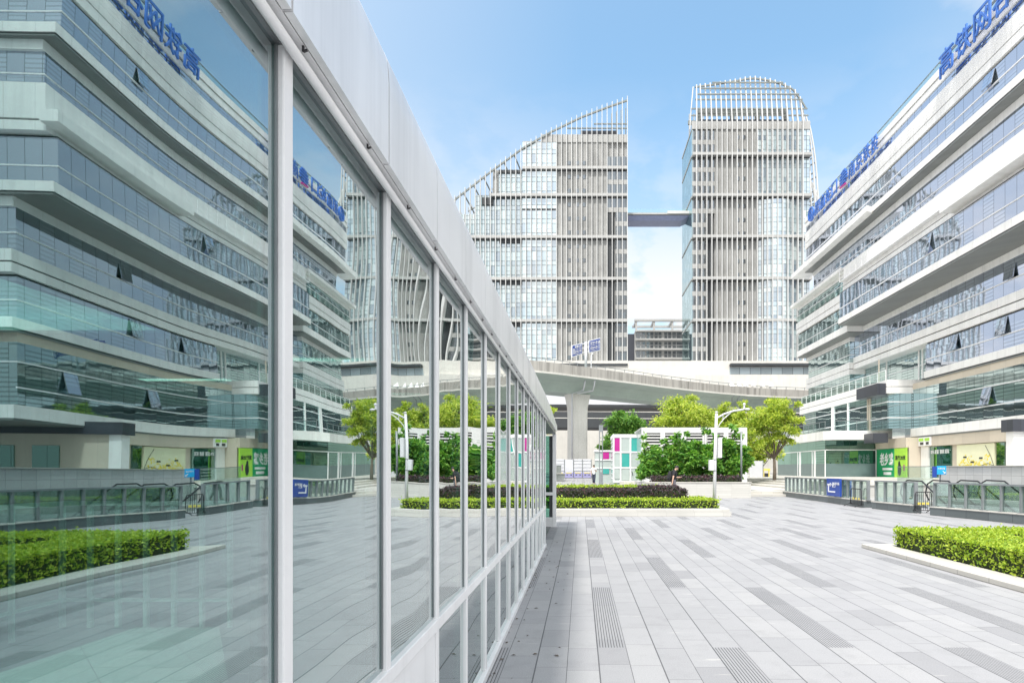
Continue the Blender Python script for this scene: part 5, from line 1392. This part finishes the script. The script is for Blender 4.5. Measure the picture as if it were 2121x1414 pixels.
# ================================================================== podium and towers
YT = 150.0
K = F / YT
pod = empty('podium', (10, 160, 0), 'long blank beige podium wall under the two towers', 'podium')
zp = wz(747, 146)
MB().box(-95, 110, 146, 215, 0, zp).build('wall', M['podium'], pod)
MB().box(wx(1511, 145.95), 110, 145.9, 146.2, wz(775, 145.95), wz(760.5, 145.95)).build('window_band', M['podglass'], pod)
MB().box(wx(1511, 145.8), 110, 144.4, 146.1, wz(758.5, 145.8), wz(754, 145.8)).build('overhang', M['dark'], pod)
MB().box(wx(1300, 145), 110, 144.6, 145.9, 0, wz(776, 145)).build('lower_wall', M['podium'], pod)
MB().box(-95, wx(1300, 146), 145.7, 146.1, wz(757.5, 146), wz(753, 146)).build('shadow_slot', M['dark'], pod)
for k, px in enumerate((1512, 1526, 1540, 1556, 1574, 1592)):
    a = W(px, 799, 143.5)
    fl = tag(MB().face([W(px, 799, 143.5), W(px + 11, 799, 143.5), W(px + 2, 789, 144.2)]).face([W(px, 799, 143.5), W(px + 2, 789, 144.2), W(px, 799, 144.4)]).face([W(px + 11, 799, 143.5), W(px, 799, 144.4), W(px + 2, 789, 144.2)]).build('canopy_sail', M['signwhite']),
             'small white canvas sail along the foot of the podium, %s from the left' % ['first', 'second', 'third', 'fourth', 'fifth', 'sixth'][k], 'sail', 'white sails')

CUR_L = [(.30, .40, .41), (.55, .66, .65), (.13, .18, .23), (.62, .71, .69), (.36, .48, .49), (.20, .28, .35), (.58, .67, .66)]
CUR_R = [(.28, .37, .40), (.50, .61, .62), (.10, .15, .21), (.60, .69, .68), (.18, .25, .31), (.44, .55, .57)]
M['cur_l'] = curtain_mat('curtain_wall_left', 1.267, 3.49, wx(1299, YT) - 60 * 1.267, wz(751, YT), CUR_L)
M['cur_r'] = curtain_mat('curtain_wall_right', 1.267, 3.49, wx(1441, YT), wz(751, YT), CUR_R)


def X_(px): return wx(px, YT)
def Z_(py): return wz(py, YT)


def interp(tbl, x):
    if x <= tbl[0][0]: return tbl[0][1]
    for (a, ya), (b, yb) in zip(tbl[:-1], tbl[1:]):
        if x <= b: return ya + (yb - ya) * (x - a) / (b - a)
    return tbl[-1][1]


def tower_box(name, mat, parent, pxa, pxb, pya, pyb, y0, y1):
    return MB().box(X_(pxa), X_(pxb), y0, y1, Z_(pyb), Z_(pya)).build(name, mat, parent)


# left tower
tl = empty('tower', (X_(1180), YT + 7, zp), 'left tower with a sail shaped crown of fins rising to the right', 'tower')
for (a, b, top) in ((1082, 1299, 290), (1020, 1082, 350), (985, 1020, 402), (960, 985, 442), (880, 960, 490)):
    tower_box('core', M['towerconc'], tl, a, b, top, 757, YT + .6, YT + 16)
tower_box('curtain_wall', M['cur_l'], tl, 1082, 1152, 295, 751, YT, YT + .6)
tower_box('curtain_wall', M['cur_l'], tl, 1033, 1082, 350, 751, YT + .35, YT + .62)
tower_box('curtain_wall', M['cur_l'], tl, 985, 1033, 403, 751, YT + .45, YT + .63)
tower_box('curtain_wall', M['cur_l'], tl, 880, 985, 442, 751, YT + .5, YT + .64)
tower_box('concrete_wall', M['towerconc'], tl, 1152, 1257, 279, 751, YT + .1, YT + .65)
tower_box('roof_parapet', M['slab'], tl, 1122, 1299.5, 279, 295, YT - .1, YT + .5)
tower_box('roof_plant', M['darkpanel'], tl, 1203, 1278, 266, 279, YT + 1, YT + 9)
tower_box('dark_slot', M['dark'], tl, 1258, 1272, 440, 751, YT + .15, YT + .66)
for k in range(15):          # storeys of the glazed right edge
    yb = 751 - k * 28.75
    xa = 1258 if yb - 24 < 415 else 1275
    tower_box('window_band', M['towerdark'], tl, xa, 1299, yb - 24, yb - 5, YT + .05, YT + .7)
    tower_box('spandrel', M['slab'], tl, xa, 1299.3, yb - 5, yb + 4.75, YT - .02, YT + .7)
bands_l = (350, 406, 492.5, 578.5, 665, 751)
for py in bands_l:
    xa = {350: 1082, 406: 1018}.get(py, 880)
    tower_box('floor_band', M['slab'], tl, xa, 1299.6, py - 3.2, py + 2.4, YT - .75, YT + .1)
    tower_box('shadow_slot', M['dark'], tl, xa, 1299, py + 2.4, py + 4.4, YT - .08, YT + .2)  # dark strip standing in for the shadow below the band
for px in (1179, 1196, 1210):
    for k in range(15):
        yb = 744 - k * 28.75
        tower_box('small_window', M['towerdark'], tl, px - 3.2, px + 3.2, yb - 8, yb, YT + .02, YT + .12)
# dark boxes put in for the deep shade under some bands
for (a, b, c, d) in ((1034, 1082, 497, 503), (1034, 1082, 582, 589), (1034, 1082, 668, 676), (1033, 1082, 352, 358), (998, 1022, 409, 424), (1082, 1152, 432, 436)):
    tower_box('loggia_shade', M['dark'], tl, a, b, c, d, YT - .05, YT + .3)
env_l = [(880, 470), (947, 405), (1018, 350), (1088, 299), (1143, 268), (1205, 238), (1257.5, 218), (1299, 203.5)]
k = 0; px = 1299.0
while px > 880:
    t = interp(env_l, px)
    MB().box(X_(px) - .075, X_(px) + .075, YT - .95, YT - .20, Z_(752), Z_(t)).build('fin', M['fin'], tl)
    px -= 10.45
px = 1140.0
while px > 905:          # second row of fins on the back of the sail
    t = interp(env_l, px) + 5
    zb_ = next(tp for (a, b, tp) in ((1082, 1400, 290), (1020, 1082, 350), (985, 1020, 402), (960, 985, 442), (880, 960, 490)) if a <= px)
    MB().tube([(X_(px + 3), YT + 9, Z_(zb_)), (X_(px + 2), YT + 9, Z_((zb_ + t) / 2)), (X_(px - 3), YT + 8, Z_(t))], .13, 5).build('fin', M['fin'], tl)
    px -= 7.5
q = MB()
for (a, b) in zip(env_l[:-1], env_l[1:]):
    q.bar((X_(a[0]), YT - .2, Z_(a[1] + 6)), (X_(b[0]), YT - .2, Z_(b[1] + 6)), .35, .4)
for px in range(960, 1130, 21):
    q.bar((X_(px), YT - .2, Z_(interp(env_l, px) + 6)), (X_(px + 14), YT + 6, Z_(interp(env_l, px) + 26)), .25, .25)
    q.bar((X_(px), YT + 6, Z_(interp(env_l, px) + 22)), (X_(px + 21), YT + 6, Z_(interp(env_l, px + 21) + 26)), .25, .25)
for py in (267, 258):
    q.bar((X_(1175 if py > 260 else 1230), YT - .2, Z_(py)), (X_(1299), YT - .2, Z_(py)), .25, .25)
for px in (1268, 1278, 1288, 1298):
    q.bar((X_(px), YT + 3, Z_(279)), (X_(px), YT + 3, Z_(interp(env_l, px) + 6)), .2, .2)
q.build('crown_rail', M['paver_dark'], tl)

# right tower
tr_ = empty('tower', (X_(1570), YT + 7, zp), 'right tower with a rounded crown of white fins', 'tower')
tower_box('core', M['towerconc'], tr_, 1434, 1677, 268, 757, YT + .6, YT + 15)
MB().box(X_(1433), X_(1434) + .2, YT + .1, YT + 14.2, Z_(751), Z_(268)).build('side_glazing', M['facade_dark'], tr_)
for py in (268, 323.5, 408, 493, 579, 665, 747):
    MB().box(X_(1433) - .12, X_(1433), YT + .1, YT + 14.2, Z_(py + 1.5), Z_(py - 1.5)).build('side_band', M['slab'], tr_)
tower_box('dark_slot', M['dark'], tr_, 1465, 1478, 415, 751, YT + .2, YT + .66)
tower_box('concrete_wall', M['towerconc'], tr_, 1480, 1567, 268, 751, YT + .15, YT + .65)
tower_box('curtain_wall', M['cur_r'], tr_, 1567, 1677, 268, 751, YT + .1, YT + .64)
q = MB()     # bowed lower bay of the curtain wall
nn = 12
for i in range(nn):
    f0, f1 = i / nn, (i + 1) / nn
    xa, xb = 1570 + 82 * f0, 1570 + 82 * f1
    ya, yb = YT + .05 - 1.1 * sin(pi * f0), YT + .05 - 1.1 * sin(pi * f1)
    q.hexa([(X_(xa), ya, Z_(751)), (X_(xb), yb, Z_(751)), (X_(xb), YT + .3, Z_(751)), (X_(xa), YT + .3, Z_(751)), (X_(xa), ya, Z_(415)), (X_(xb), yb, Z_(415)), (X_(xb), YT + .3, Z_(415)), (X_(xa), YT + .3, Z_(415))])
q.build('bowed_bay', M['cur_r'], tr_)
for k in range(17):
    yb = 751 - k * 28.5
    xb = 1480 if yb - 24 < 415 else 1464
    if yb - 24 > 262:
        tower_box('window_band', M['towerdark'], tr_, 1434.5, xb, yb - 24, yb - 5, YT + .05, YT + .7)
        tower_box('spandrel', M['slab'], tr_, 1434, xb, yb - 5, yb + 4.5, YT - .02, YT + .7)
for px in (1528.5, 1541):
    for k in range(17):
        yb = 744 - k * 28.5
        if yb - 8 > 272: tower_box('small_window', M['towerdark'], tr_, px - 3.2, px + 3.4, yb - 8, yb, YT + .05, YT + .2)
tower_box('roof_parapet', M['slab'], tr_, 1433, 1678, 252, 268, YT - .15, YT + .6)
tower_box('roof_plant', M['darkpanel'], tr_, 1453, 1640, 238, 252, YT + 2, YT + 11)
for py in (323.5, 408, 493, 579, 665, 752):
    tower_box('floor_band', M['slab'], tr_, 1433.5, 1678.5, py - 3.2, py + 2.4, YT - 1.25, YT + .1)
    tower_box('shadow_slot', M['dark'], tr_, 1434, 1677, py + 2.4, py + 4.2, YT - .1, YT + .25)  # band's shadow put in as a dark strip
env_r = [(1430, 180), (1441, 172), (1480, 167), (1530, 159), (1548, 155), (1566, 154), (1598, 159), (1627, 168), (1646, 178), (1664, 203), (1672, 216)]
px = 1441.0
while px < 1668:
    t = interp(env_r, px)
    lean = 0 if px > 1450 else 3
    q = MB().box(X_(px) - .09, X_(px) + .09, YT - 1.5, YT - .4, Z_(756), Z_(258))
    q.hexa([(X_(px) - .11, YT - 1.5, Z_(258)), (X_(px) + .11, YT - 1.5, Z_(258)), (X_(px) + .11, YT - .85, Z_(258)), (X_(px) - .11, YT - .85, Z_(258)),
            (X_(px + lean) - .11, YT + .6, Z_(t)), (X_(px + lean) + .11, YT + .6, Z_(t)), (X_(px + lean) + .11, YT + 1.3, Z_(t)), (X_(px + lean) - .11, YT + 1.3, Z_(t))])
    q.build('fin', M['fin'], tr_)
    px += 10.4
px = 1446.0
while px < 1655:         # second row of fins behind the crown
    t = interp(env_r, px) + 6
    MB().box(X_(px) - .10, X_(px) + .10, YT + 12, YT + 12.4, Z_(262), Z_(t)).build('fin', M['slab'], tr_)
    px += 10.4
# fins on the rounded right flank, bending back as they climb
for (bx, by, yy, tx, ty) in ((1682, 480, .5, 1668, 214), (1692, 480, 1.0, 1677, 226), (1702, 480, 2.0, 1686, 234), (1712, 480, 6.0, 1700, 335), (1722, 480, 7.0, 1710, 345), (1733, 480, 8.0, 1721, 358), (1743, 480, 9.0, 1731, 372)):
    pp = []
    for i in range(9):
        f = i / 8
        x = bx + (tx - bx) * (f ** 2.5); z = by + (ty - by) * f
        pp.append((X_(x), YT + yy + 1.5 * f ** 3, Z_(z)))
    fo = MB().tube(pp, .22, 6).build('flank_fin', M['fin'], tr_)
    q = MB()
    for i in (2, 4, 5, 6):
        q.bar(pp[i], (pp[i][0] - 1.2, pp[i][1] + 2.5, pp[i][2]), .2, .25)
    q.build('tie', M['paver_dark'], fo)
q = MB()
for (a, b) in zip(env_r[1:-1], env_r[2:]):
    q.bar((X_(a[0]), YT + .9, Z_(a[1] + 4)), (X_(b[0]), YT + .9, Z_(b[1] + 4)), .3, .35)
for (py, xa, xb) in ((172, 1475, 1622), (184, 1452, 1640), (196, 1445, 1655), (207, 1440, 1662), (226, 1432, 1672), (240, 1432, 1674)):
    q.bar((X_(xa), YT - .1, Z_(py)), (X_(xb), YT - .1, Z_(py)), .25, .3)
q.bar((X_(1440), YT + 10, Z_(207)), (X_(1660), YT + 10, Z_(207)), .5, 1.0)
q.bar((X_(1452), YT + 4, Z_(213)), (X_(1640), YT + 4, Z_(213)), .5, 1.1)
for px in (1455, 1526, 1580, 1640):
    q.box(X_(px) - .5, X_(px) + .5, YT + 4, YT + 5, Z_(240), Z_(208))
for i in range(12):
    px = 1460 + i * 15
    q.bar((X_(px), YT + 4, Z_(236)), (X_(px + 7), YT + 9, Z_(214)), .25, .3)
q.bar((X_(1452), YT + 6, Z_(226)), (X_(1640), YT + 6, Z_(226)), .4, .5)
q.build('crown_frame', M['paver_dark'], tr_)
MB().tube([(X_(1429), YT, Z_(268)), (X_(1432), YT + .3, Z_(225)), (X_(1437), YT + .8, Z_(176))], .14, 6).build('flank_fin', M['fin'], tr_)

sb = empty('sky_bridge', (X_(1365), 157, Z_(444)), 'slender steel bridge joining the two towers high up', 'bridge')
xa, xb = X_(1299.5), X_(1433)
MB().box(xa, xb + .5, YT + 4, YT + 10, Z_(430), Z_(426.5)).build('deck', M['slab'], sb)
MB().hexa([(xa, YT + 5, Z_(440)), (xb - 1.6, YT + 5, Z_(440)), (xb - 1.6, YT + 9, Z_(440)), (xa, YT + 9, Z_(440)), (xa, YT + 4.3, Z_(431)), (xb + .3, YT + 4.3, Z_(431)), (xb + .3, YT + 9.7, Z_(431)), (xa, YT + 9.7, Z_(431))]).build('box_girder', M['bridge'], sb)
MB().box(xa, xb, YT + 4.1, YT + 4.18, Z_(426.5), Z_(418)).box(xa, xb, YT + 9.8, YT + 9.88, Z_(426.5), Z_(418)).build('glass_railing', M['railglass'], sb)
MB().box(X_(1387), xb, YT + 3.8, YT + 4.05, Z_(428.5), Z_(423)).build('end_panel', M['fin'], sb)

# grey block between the towers
YB = 205.0
rb = empty('apartment_block', (wx(1356, YB), YB, zp), 'grey concrete block with roof pergola between the two towers', 'apartment block')
def xb_(p): return wx(p, YB)
def zb_(p): return wz(p, YB)
MB().box(xb_(1316), xb_(1440), YB, YB + 20, zb_(750), zb_(683)).build('wall', M['towerconc'], rb)
MB().box(xb_(1298), xb_(1316), YB + 4, YB + 20, zb_(750), zb_(686)).build('wing', M['darkpanel'], rb)
for py in (686, 704, 724, 743): MB().box(xb_(1315), xb_(1440), YB - 1.1, YB, zb_(py + 1.2), zb_(py - 1.8)).build('floor_band', M['slab'], rb)
for r0, py in enumerate((702, 722, 741)):
    for k, px in enumerate((1318, 1339, 1356, 1376, 1393, 1408)):
        w_ = (18, 14, 14, 14, 15, 16)[k]
        wdw = MB().box(xb_(px), xb_(px + w_), YB - .12, YB - .002, zb_(py - 1), zb_(py - 14)).build('window', M['towerdark'], rb)
        MB().box(xb_(px + w_ / 2) - .08, xb_(px + w_ / 2) + .08, YB - .2, YB - .12, zb_(py - 1), zb_(py - 14)).box(xb_(px), xb_(px + w_), YB - .2, YB - .12, zb_(py - 7) - .06, zb_(py - 7) + .06).build('window_frame', M['slab'], wdw)
q = MB()
for px in (1316, 1353, 1391, 1428): q.box(xb_(px), xb_(px + 4), YB, YB + .8, zb_(683), zb_(664))
q.box(xb_(1314), xb_(1440), YB - .3, YB + 1, zb_(665), zb_(661)).box(xb_(1314), xb_(1440), YB + 9, YB + 10, zb_(665), zb_(661))
for px in (1316, 1353, 1391, 1428): q.box(xb_(px), xb_(px + 4), YB + .8, YB + 9.2, zb_(666), zb_(662))
q.build('pergola', M['slab'], rb)

# ================================================================== people


def skin_mesh(nodes, edges, sub=2):
    """nodes: name -> (co, radius); returns evaluated mesh grown round the edges"""
    names = list(nodes); idx = {n_: i for i, n_ in enumerate(names)}
    me = bpy.data.meshes.new('tmp'); me.from_pydata([tuple(nodes[n_][0]) for n_ in names], [(idx[a], idx[b]) for a, b in edges], [])
    o = bpy.data.objects.new('tmp', me); COL.objects.link(o)
    o.modifiers.new('skin', 'SKIN')
    if not me.skin_vertices: return None
    for i, n_ in enumerate(names):
        r = nodes[n_][1]; d = me.skin_vertices[0].data[i]
        d.radius = r if isinstance(r, tuple) else (r, r); d.use_root = (i == 0)
    sm = o.modifiers.new('sub', 'SUBSURF'); sm.levels = sub; sm.render_levels = sub
    dg = bpy.context.evaluated_depsgraph_get(); dg.update()
    res = bpy.data.meshes.new_from_object(o.evaluated_get(dg))
    bpy.data.objects.remove(o); bpy.data.meshes.remove(me)
    return res


def place_mesh(me, name, mat, parent):
    me.materials.clear(); me.materials.append(mat); me.name = name
    for p in me.polygons: p.use_smooth = True
    o = bpy.data.objects.new(name, me); COL.objects.link(o); o.parent = parent
    return o


def person(loc, rotz, label, h, J, shirt, trousers, shoe, head_pitch):
    """J: joint positions for a 1.75 m figure facing local -Y (x = the figure's left)"""
    t = empty('person', loc, label, 'person'); s = h / 1.75
    V3 = Vector
    hp = J['head']; fwd = V3((0, -cos(head_pitch), -sin(head_pitch))); upv = V3((0, -sin(head_pitch), cos(head_pitch)))
    body = {'pelvis': (J['pelvis'], .125), 'waist': (J['waist'], .115), 'chest': (J['chest'], .135), 'neck0': (J['neck'], .06), 'neck1': (J['neck'] + (hp - J['neck']) * .5, .052),
            'head0': (hp - upv * .06 + fwd * .01, .072), 'head1': (hp + upv * .04, .088), 'head2': (hp + upv * .10, .065)}
    ed = [('pelvis', 'waist'), ('waist', 'chest'), ('chest', 'neck0'), ('neck0', 'neck1'), ('neck1', 'head0'), ('head0', 'head1'), ('head1', 'head2')]
    for sd in ('l', 'r'):
        sh, el, wr, hip, kn, an, to = (J[sd + k] for k in ('sh', 'el', 'wr', 'hip', 'kn', 'an', 'to'))
        body.update({sd + 'sh': (sh, .058), sd + 'el': (el, .040), sd + 'wr': (wr, .027), sd + 'hip': (hip, .085), sd + 'kn': (kn, .055), sd + 'an': (an, .037), sd + 'to': (to, .032)})
        ed += [('chest', sd + 'sh'), (sd + 'sh', sd + 'el'), (sd + 'el', sd + 'wr'), ('pelvis', sd + 'hip'), (sd + 'hip', sd + 'kn'), (sd + 'kn', sd + 'an'), (sd + 'an', sd + 'to')]
        d = (wr - el).normalized(); across = V3((1, 0, 0)) if abs(d.x) < .8 else V3((0, 0, 1)); across = (V3((0, 1, 0)) - d * d.y).normalized()
        nrm_ = d.cross(across).normalized()
        palm = wr + d * .075; body[sd + 'pa'] = (palm, (.022, .034)); ed.append((sd + 'wr', sd + 'pa'))
        curl = J.get('curl', .5)
        for fi, (o_, ln) in enumerate(((-.030, .068), (-.010, .078), (.010, .074), (.029, .058))):
            a = palm + across * o_ + d * .02; b = a + d * ln * .5 + nrm_ * ln * .25 * curl * (-1 if sd == 'l' else 1); c = b + d * ln * .35 * (1 - curl * .6) + nrm_ * ln * .45 * curl * (-1 if sd == 'l' else 1)
            for nm, p, r_ in (('a', a, .0095), ('b', b, .009), ('c', c, .008)): body['%sf%d%s' % (sd, fi, nm)] = (p, r_)
            ed += [(sd + 'pa', '%sf%da' % (sd, fi)), ('%sf%da' % (sd, fi), '%sf%db' % (sd, fi)), ('%sf%db' % (sd, fi), '%sf%dc' % (sd, fi))]
        a = wr + d * .035 - across * .032; b = a + d * .035 - across * .018; body[sd + 'tha'] = (a, .011); body[sd + 'thb'] = (b, .009)
        ed += [(sd + 'wr', sd + 'tha'), (sd + 'tha', sd + 'thb')]
    body = {k: (v[0] * s, tuple(x * s for x in v[1]) if isinstance(v[1], tuple) else v[1] * s) for k, v in body.items()}
    bm_ = skin_mesh(body, ed, 2)
    place_mesh(bm_, 'body', M['skin'], t)
    # face
    left = V3((1, 0, 0))
    hd_ = MB()
    def addb(c, r, sc=(1, 1, 1)): hd_.ball(V3(loc) + c * s, r * s, sc, 8, 6)
    f = MB()
    f.ball(V3(loc) + (hp + fwd * .095 - upv * .012) * s, .016 * s, (.8, 1.2, 1.3), 8, 6)
    f.ball(V3(loc) + (hp + left * .083 - upv * .005) * s, .026 * s, (.4, .7, 1.2), 8, 6).ball(V3(loc) + (hp - left * .083 - upv * .005) * s, .026 * s, (.4, .7, 1.2), 8, 6)
    f.build('nose_and_ears', M['skin'], t, smooth=True)
    f = MB()
    for k in (-1, 1): f.ball(V3(loc) + (hp + fwd * .082 + left * k * .033 + upv * .014) * s, .010 * s, (1.3, .6, .7), 8, 6)
    f.build('eyes', M['hair'], t, smooth=True)
    f = MB().ball(V3(loc) + (hp + fwd * .080 - upv * .052) * s, .018 * s, (1.3, .5, .35), 8, 6)
    f.build('mouth', M['magenta'] if False else M['skin'], t, smooth=True)
    # hair cap
    q = MB(); b0 = 0; nu, nv = 16, 8
    for j in range(nv + 1):
        th = (pi * .62) * j / nv
        for i in range(nu):
            ph = 2 * pi * i / nu
            lx, lf = sin(th) * cos(ph), sin(th) * sin(ph)       # lf >0 = forward
            lim = 1.0
            u_ = cos(th)
            if lf > .35 and u_ < .35: u_ = .35 + (u_ - .35) * .15; 
            rr = .104 + .006 * mnoise.noise(V3((lx * 6, lf * 6, u_ * 6)))
            p = hp + upv * .035 + left * lx * rr * .92 + fwd * (lf * rr * 1.02 - .012) + upv * u_ * rr * .98
            q.v.append(tuple(V3(loc) + p * s))
    for j in range(nv):
        for i in range(nu):
            q.f.append((j * nu + i, (j + 1) * nu + i, (j + 1) * nu + (i + 1) % nu, j * nu + (i + 1) % nu)); q.m.append(0)
    q.build('hair', M['hair'], t, smooth=True)
    # shirt
    sh = {'hem': (J['pelvis'] - Vector((0, 0, .10)), .150), 'low': (J['pelvis'] + Vector((0, 0, .02)), .158), 'waist': (J['waist'], .148), 'chest': (J['chest'], .165), 'neck': (J['neck'] + Vector((0, 0, .035)), .078)}
    e2 = [('hem', 'low'), ('low', 'waist'), ('waist', 'chest'), ('chest', 'neck')]
    for sd in ('l', 'r'):
        sh[sd + 'sh'] = (J[sd + 'sh'], .078); sh[sd + 'sl'] = (J[sd + 'sh'].lerp(J[sd + 'el'], .72), .064)
        e2 += [('chest', sd + 'sh'), (sd + 'sh', sd + 'sl')]
    place_mesh(skin_mesh({k: (v[0] * s, v[1] * s) for k, v in sh.items()}, e2, 2), 'shirt', M[shirt], t)
    tz = {'belt': (J['waist'] + Vector((0, 0, .03)), .128), 'pelvis': (J['pelvis'], .142)}
    e3 = [('belt', 'pelvis')]
    for sd in ('l', 'r'):
        tz[sd + 'hip'] = (J[sd + 'hip'], .100); tz[sd + 'kn'] = (J[sd + 'kn'], .074); tz[sd + 'an'] = (J[sd + 'an'] - Vector((0, 0, .045)), .062)
        e3 += [('pelvis', sd + 'hip'), (sd + 'hip', sd + 'kn'), (sd + 'kn', sd + 'an')]
    place_mesh(skin_mesh({k: (v[0] * s, v[1] * s) for k, v in tz.items()}, e3, 2), 'trousers', M[trousers], t)
    for sd in ('l', 'r'):
        a, b = J[sd + 'an'], J[sd + 'to']
        place_mesh(skin_mesh({'heel': ((a + Vector((0, .035, -.045))) * s, .040 * s), 'mid': ((a.lerp(b, .5) + Vector((0, 0, -.02))) * s, .044 * s), 'toe': ((b + Vector((0, 0, .0))) * s, .036 * s)}, [('heel', 'mid'), ('mid', 'toe')], 2), 'shoe', M[shoe], t)
    t.rotation_euler = (0, 0, rotz)
    return t


Vv = Vector
# walking towards the camera, looking at a phone
JA = dict(pelvis=Vv((0, 0, .95)), waist=Vv((0, .0, 1.10)), chest=Vv((0, .01, 1.32)), neck=Vv((0, .0, 1.47)), head=Vv((0, -.04, 1.61)),
          lsh=Vv((.19, .0, 1.42)), lel=Vv((.25, .02, 1.14)), lwr=Vv((.10, -.24, 1.20)), rsh=Vv((-.19, 0, 1.42)), rel=Vv((-.26, .06, 1.15)), rwr=Vv((-.25, -.02, .90)),
          lhip=Vv((.09, 0, .90)), lkn=Vv((.075, -.10, .49)), lan=Vv((.05, -.05, .09)), lto=Vv((.05, -.22, .04)),
          rhip=Vv((-.09, 0, .90)), rkn=Vv((-.07, .02, .48)), ran=Vv((-.03, .20, .12)), rto=Vv((-.03, .06, .035)), curl=.7)
pa_loc = W(1230, 1002, 52.5)
person((pa_loc.x, 52.5, gz(52.5)), .05, 'person in white shirt and dark trousers walking towards the camera looking at a phone', 1.70, JA, 'whitecloth', 'jeans', 'black', .45)
ph = MB().hexa([(pa_loc.x + .05, 52.20, gz(52.5) + 1.16), (pa_loc.x + .13, 52.20, gz(52.5) + 1.16), (pa_loc.x + .13, 52.21, gz(52.5) + 1.16), (pa_loc.x + .05, 52.21, gz(52.5) + 1.16),
                (pa_loc.x + .05, 52.14, gz(52.5) + 1.30), (pa_loc.x + .13, 52.14, gz(52.5) + 1.30), (pa_loc.x + .13, 52.15, gz(52.5) + 1.30), (pa_loc.x + .05, 52.15, gz(52.5) + 1.30)]).build('phone', M['black'])
tag(ph, 'dark phone held up by the person in the white shirt', 'phone')
# walking to the right, head bowed over a phone
JB = dict(pelvis=Vv((0, 0, .95)), waist=Vv((0, -.01, 1.10)), chest=Vv((0, -.03, 1.32)), neck=Vv((0, -.06, 1.46)), head=Vv((0, -.15, 1.585)),
          lsh=Vv((.18, -.03, 1.41)), lel=Vv((.23, -.02, 1.13)), lwr=Vv((.10, -.28, 1.14)), rsh=Vv((-.18, -.02, 1.41)), rel=Vv((-.23, .05, 1.12)), rwr=Vv((-.22, .09, .87)),
          lhip=Vv((.09, 0, .90)), lkn=Vv((.08, -.16, .51)), lan=Vv((.07, -.20, .10)), lto=Vv((.07, -.36, .05)),
          rhip=Vv((-.09, 0, .90)), rkn=Vv((-.08, .05, .49)), ran=Vv((-.07, .28, .16)), rto=Vv((-.07, .17, .05)), curl=.6)
pb = W(1395, 1031, 28.5)
person((pb.x, 28.5, 0), pi / 2, 'person in black t-shirt and grey trousers walking right with head bowed', 1.70, JB, 'blackcloth', 'greycloth', 'black', .6)
bk = empty('backpack', (pb.x - .22, 28.5, 1.0), 'black backpack worn by the person in the black t-shirt', 'backpack')
q = MB().ball((pb.x - .17, 28.5, 1.17), .19, (.55, .85, 1.35), 14, 10)
q.build('bag', M['blackcloth'], bk, smooth=True)
MB().ball((pb.x - .255, 28.5, 1.08), .11, (.5, 1.0, 1.0), 10, 8).build('pocket', M['blackcloth'], bk, smooth=True)
for k in (-1, 1):
    MB().tube([(pb.x - .12, 28.5 + k * .11, 1.36), (pb.x + .02, 28.5 + k * .13, 1.475), (pb.x + .16, 28.5 + k * .13, 1.33), (pb.x + .06, 28.5 + k * .15, 1.08), (pb.x - .12, 28.5 + k * .12, 1.0)], .018, 6).build('strap', M['blackcloth'], bk, smooth=True)

for o in bpy.data.objects:
    if o.parent is None and 'label' in o and 'group' not in o:
        g_ = {'glass_fence': 'glass fence sections', 'rooftop_sign': 'blue rooftop signs', 'viaduct': 'elevated viaducts', 'tower': 'twin towers', 'broadleaf_tree': 'dark green trees', 'clipped_hedge': 'yellow green hedges',
              'plum_hedge': 'dark plum hedges', 'planter_kerb': 'planter kerbs', 'direction_sign': 'small direction signs', 'shop_poster': 'posters on the shop wall'}.get(o.name.split('.')[0])
        if g_: o['group'] = g_
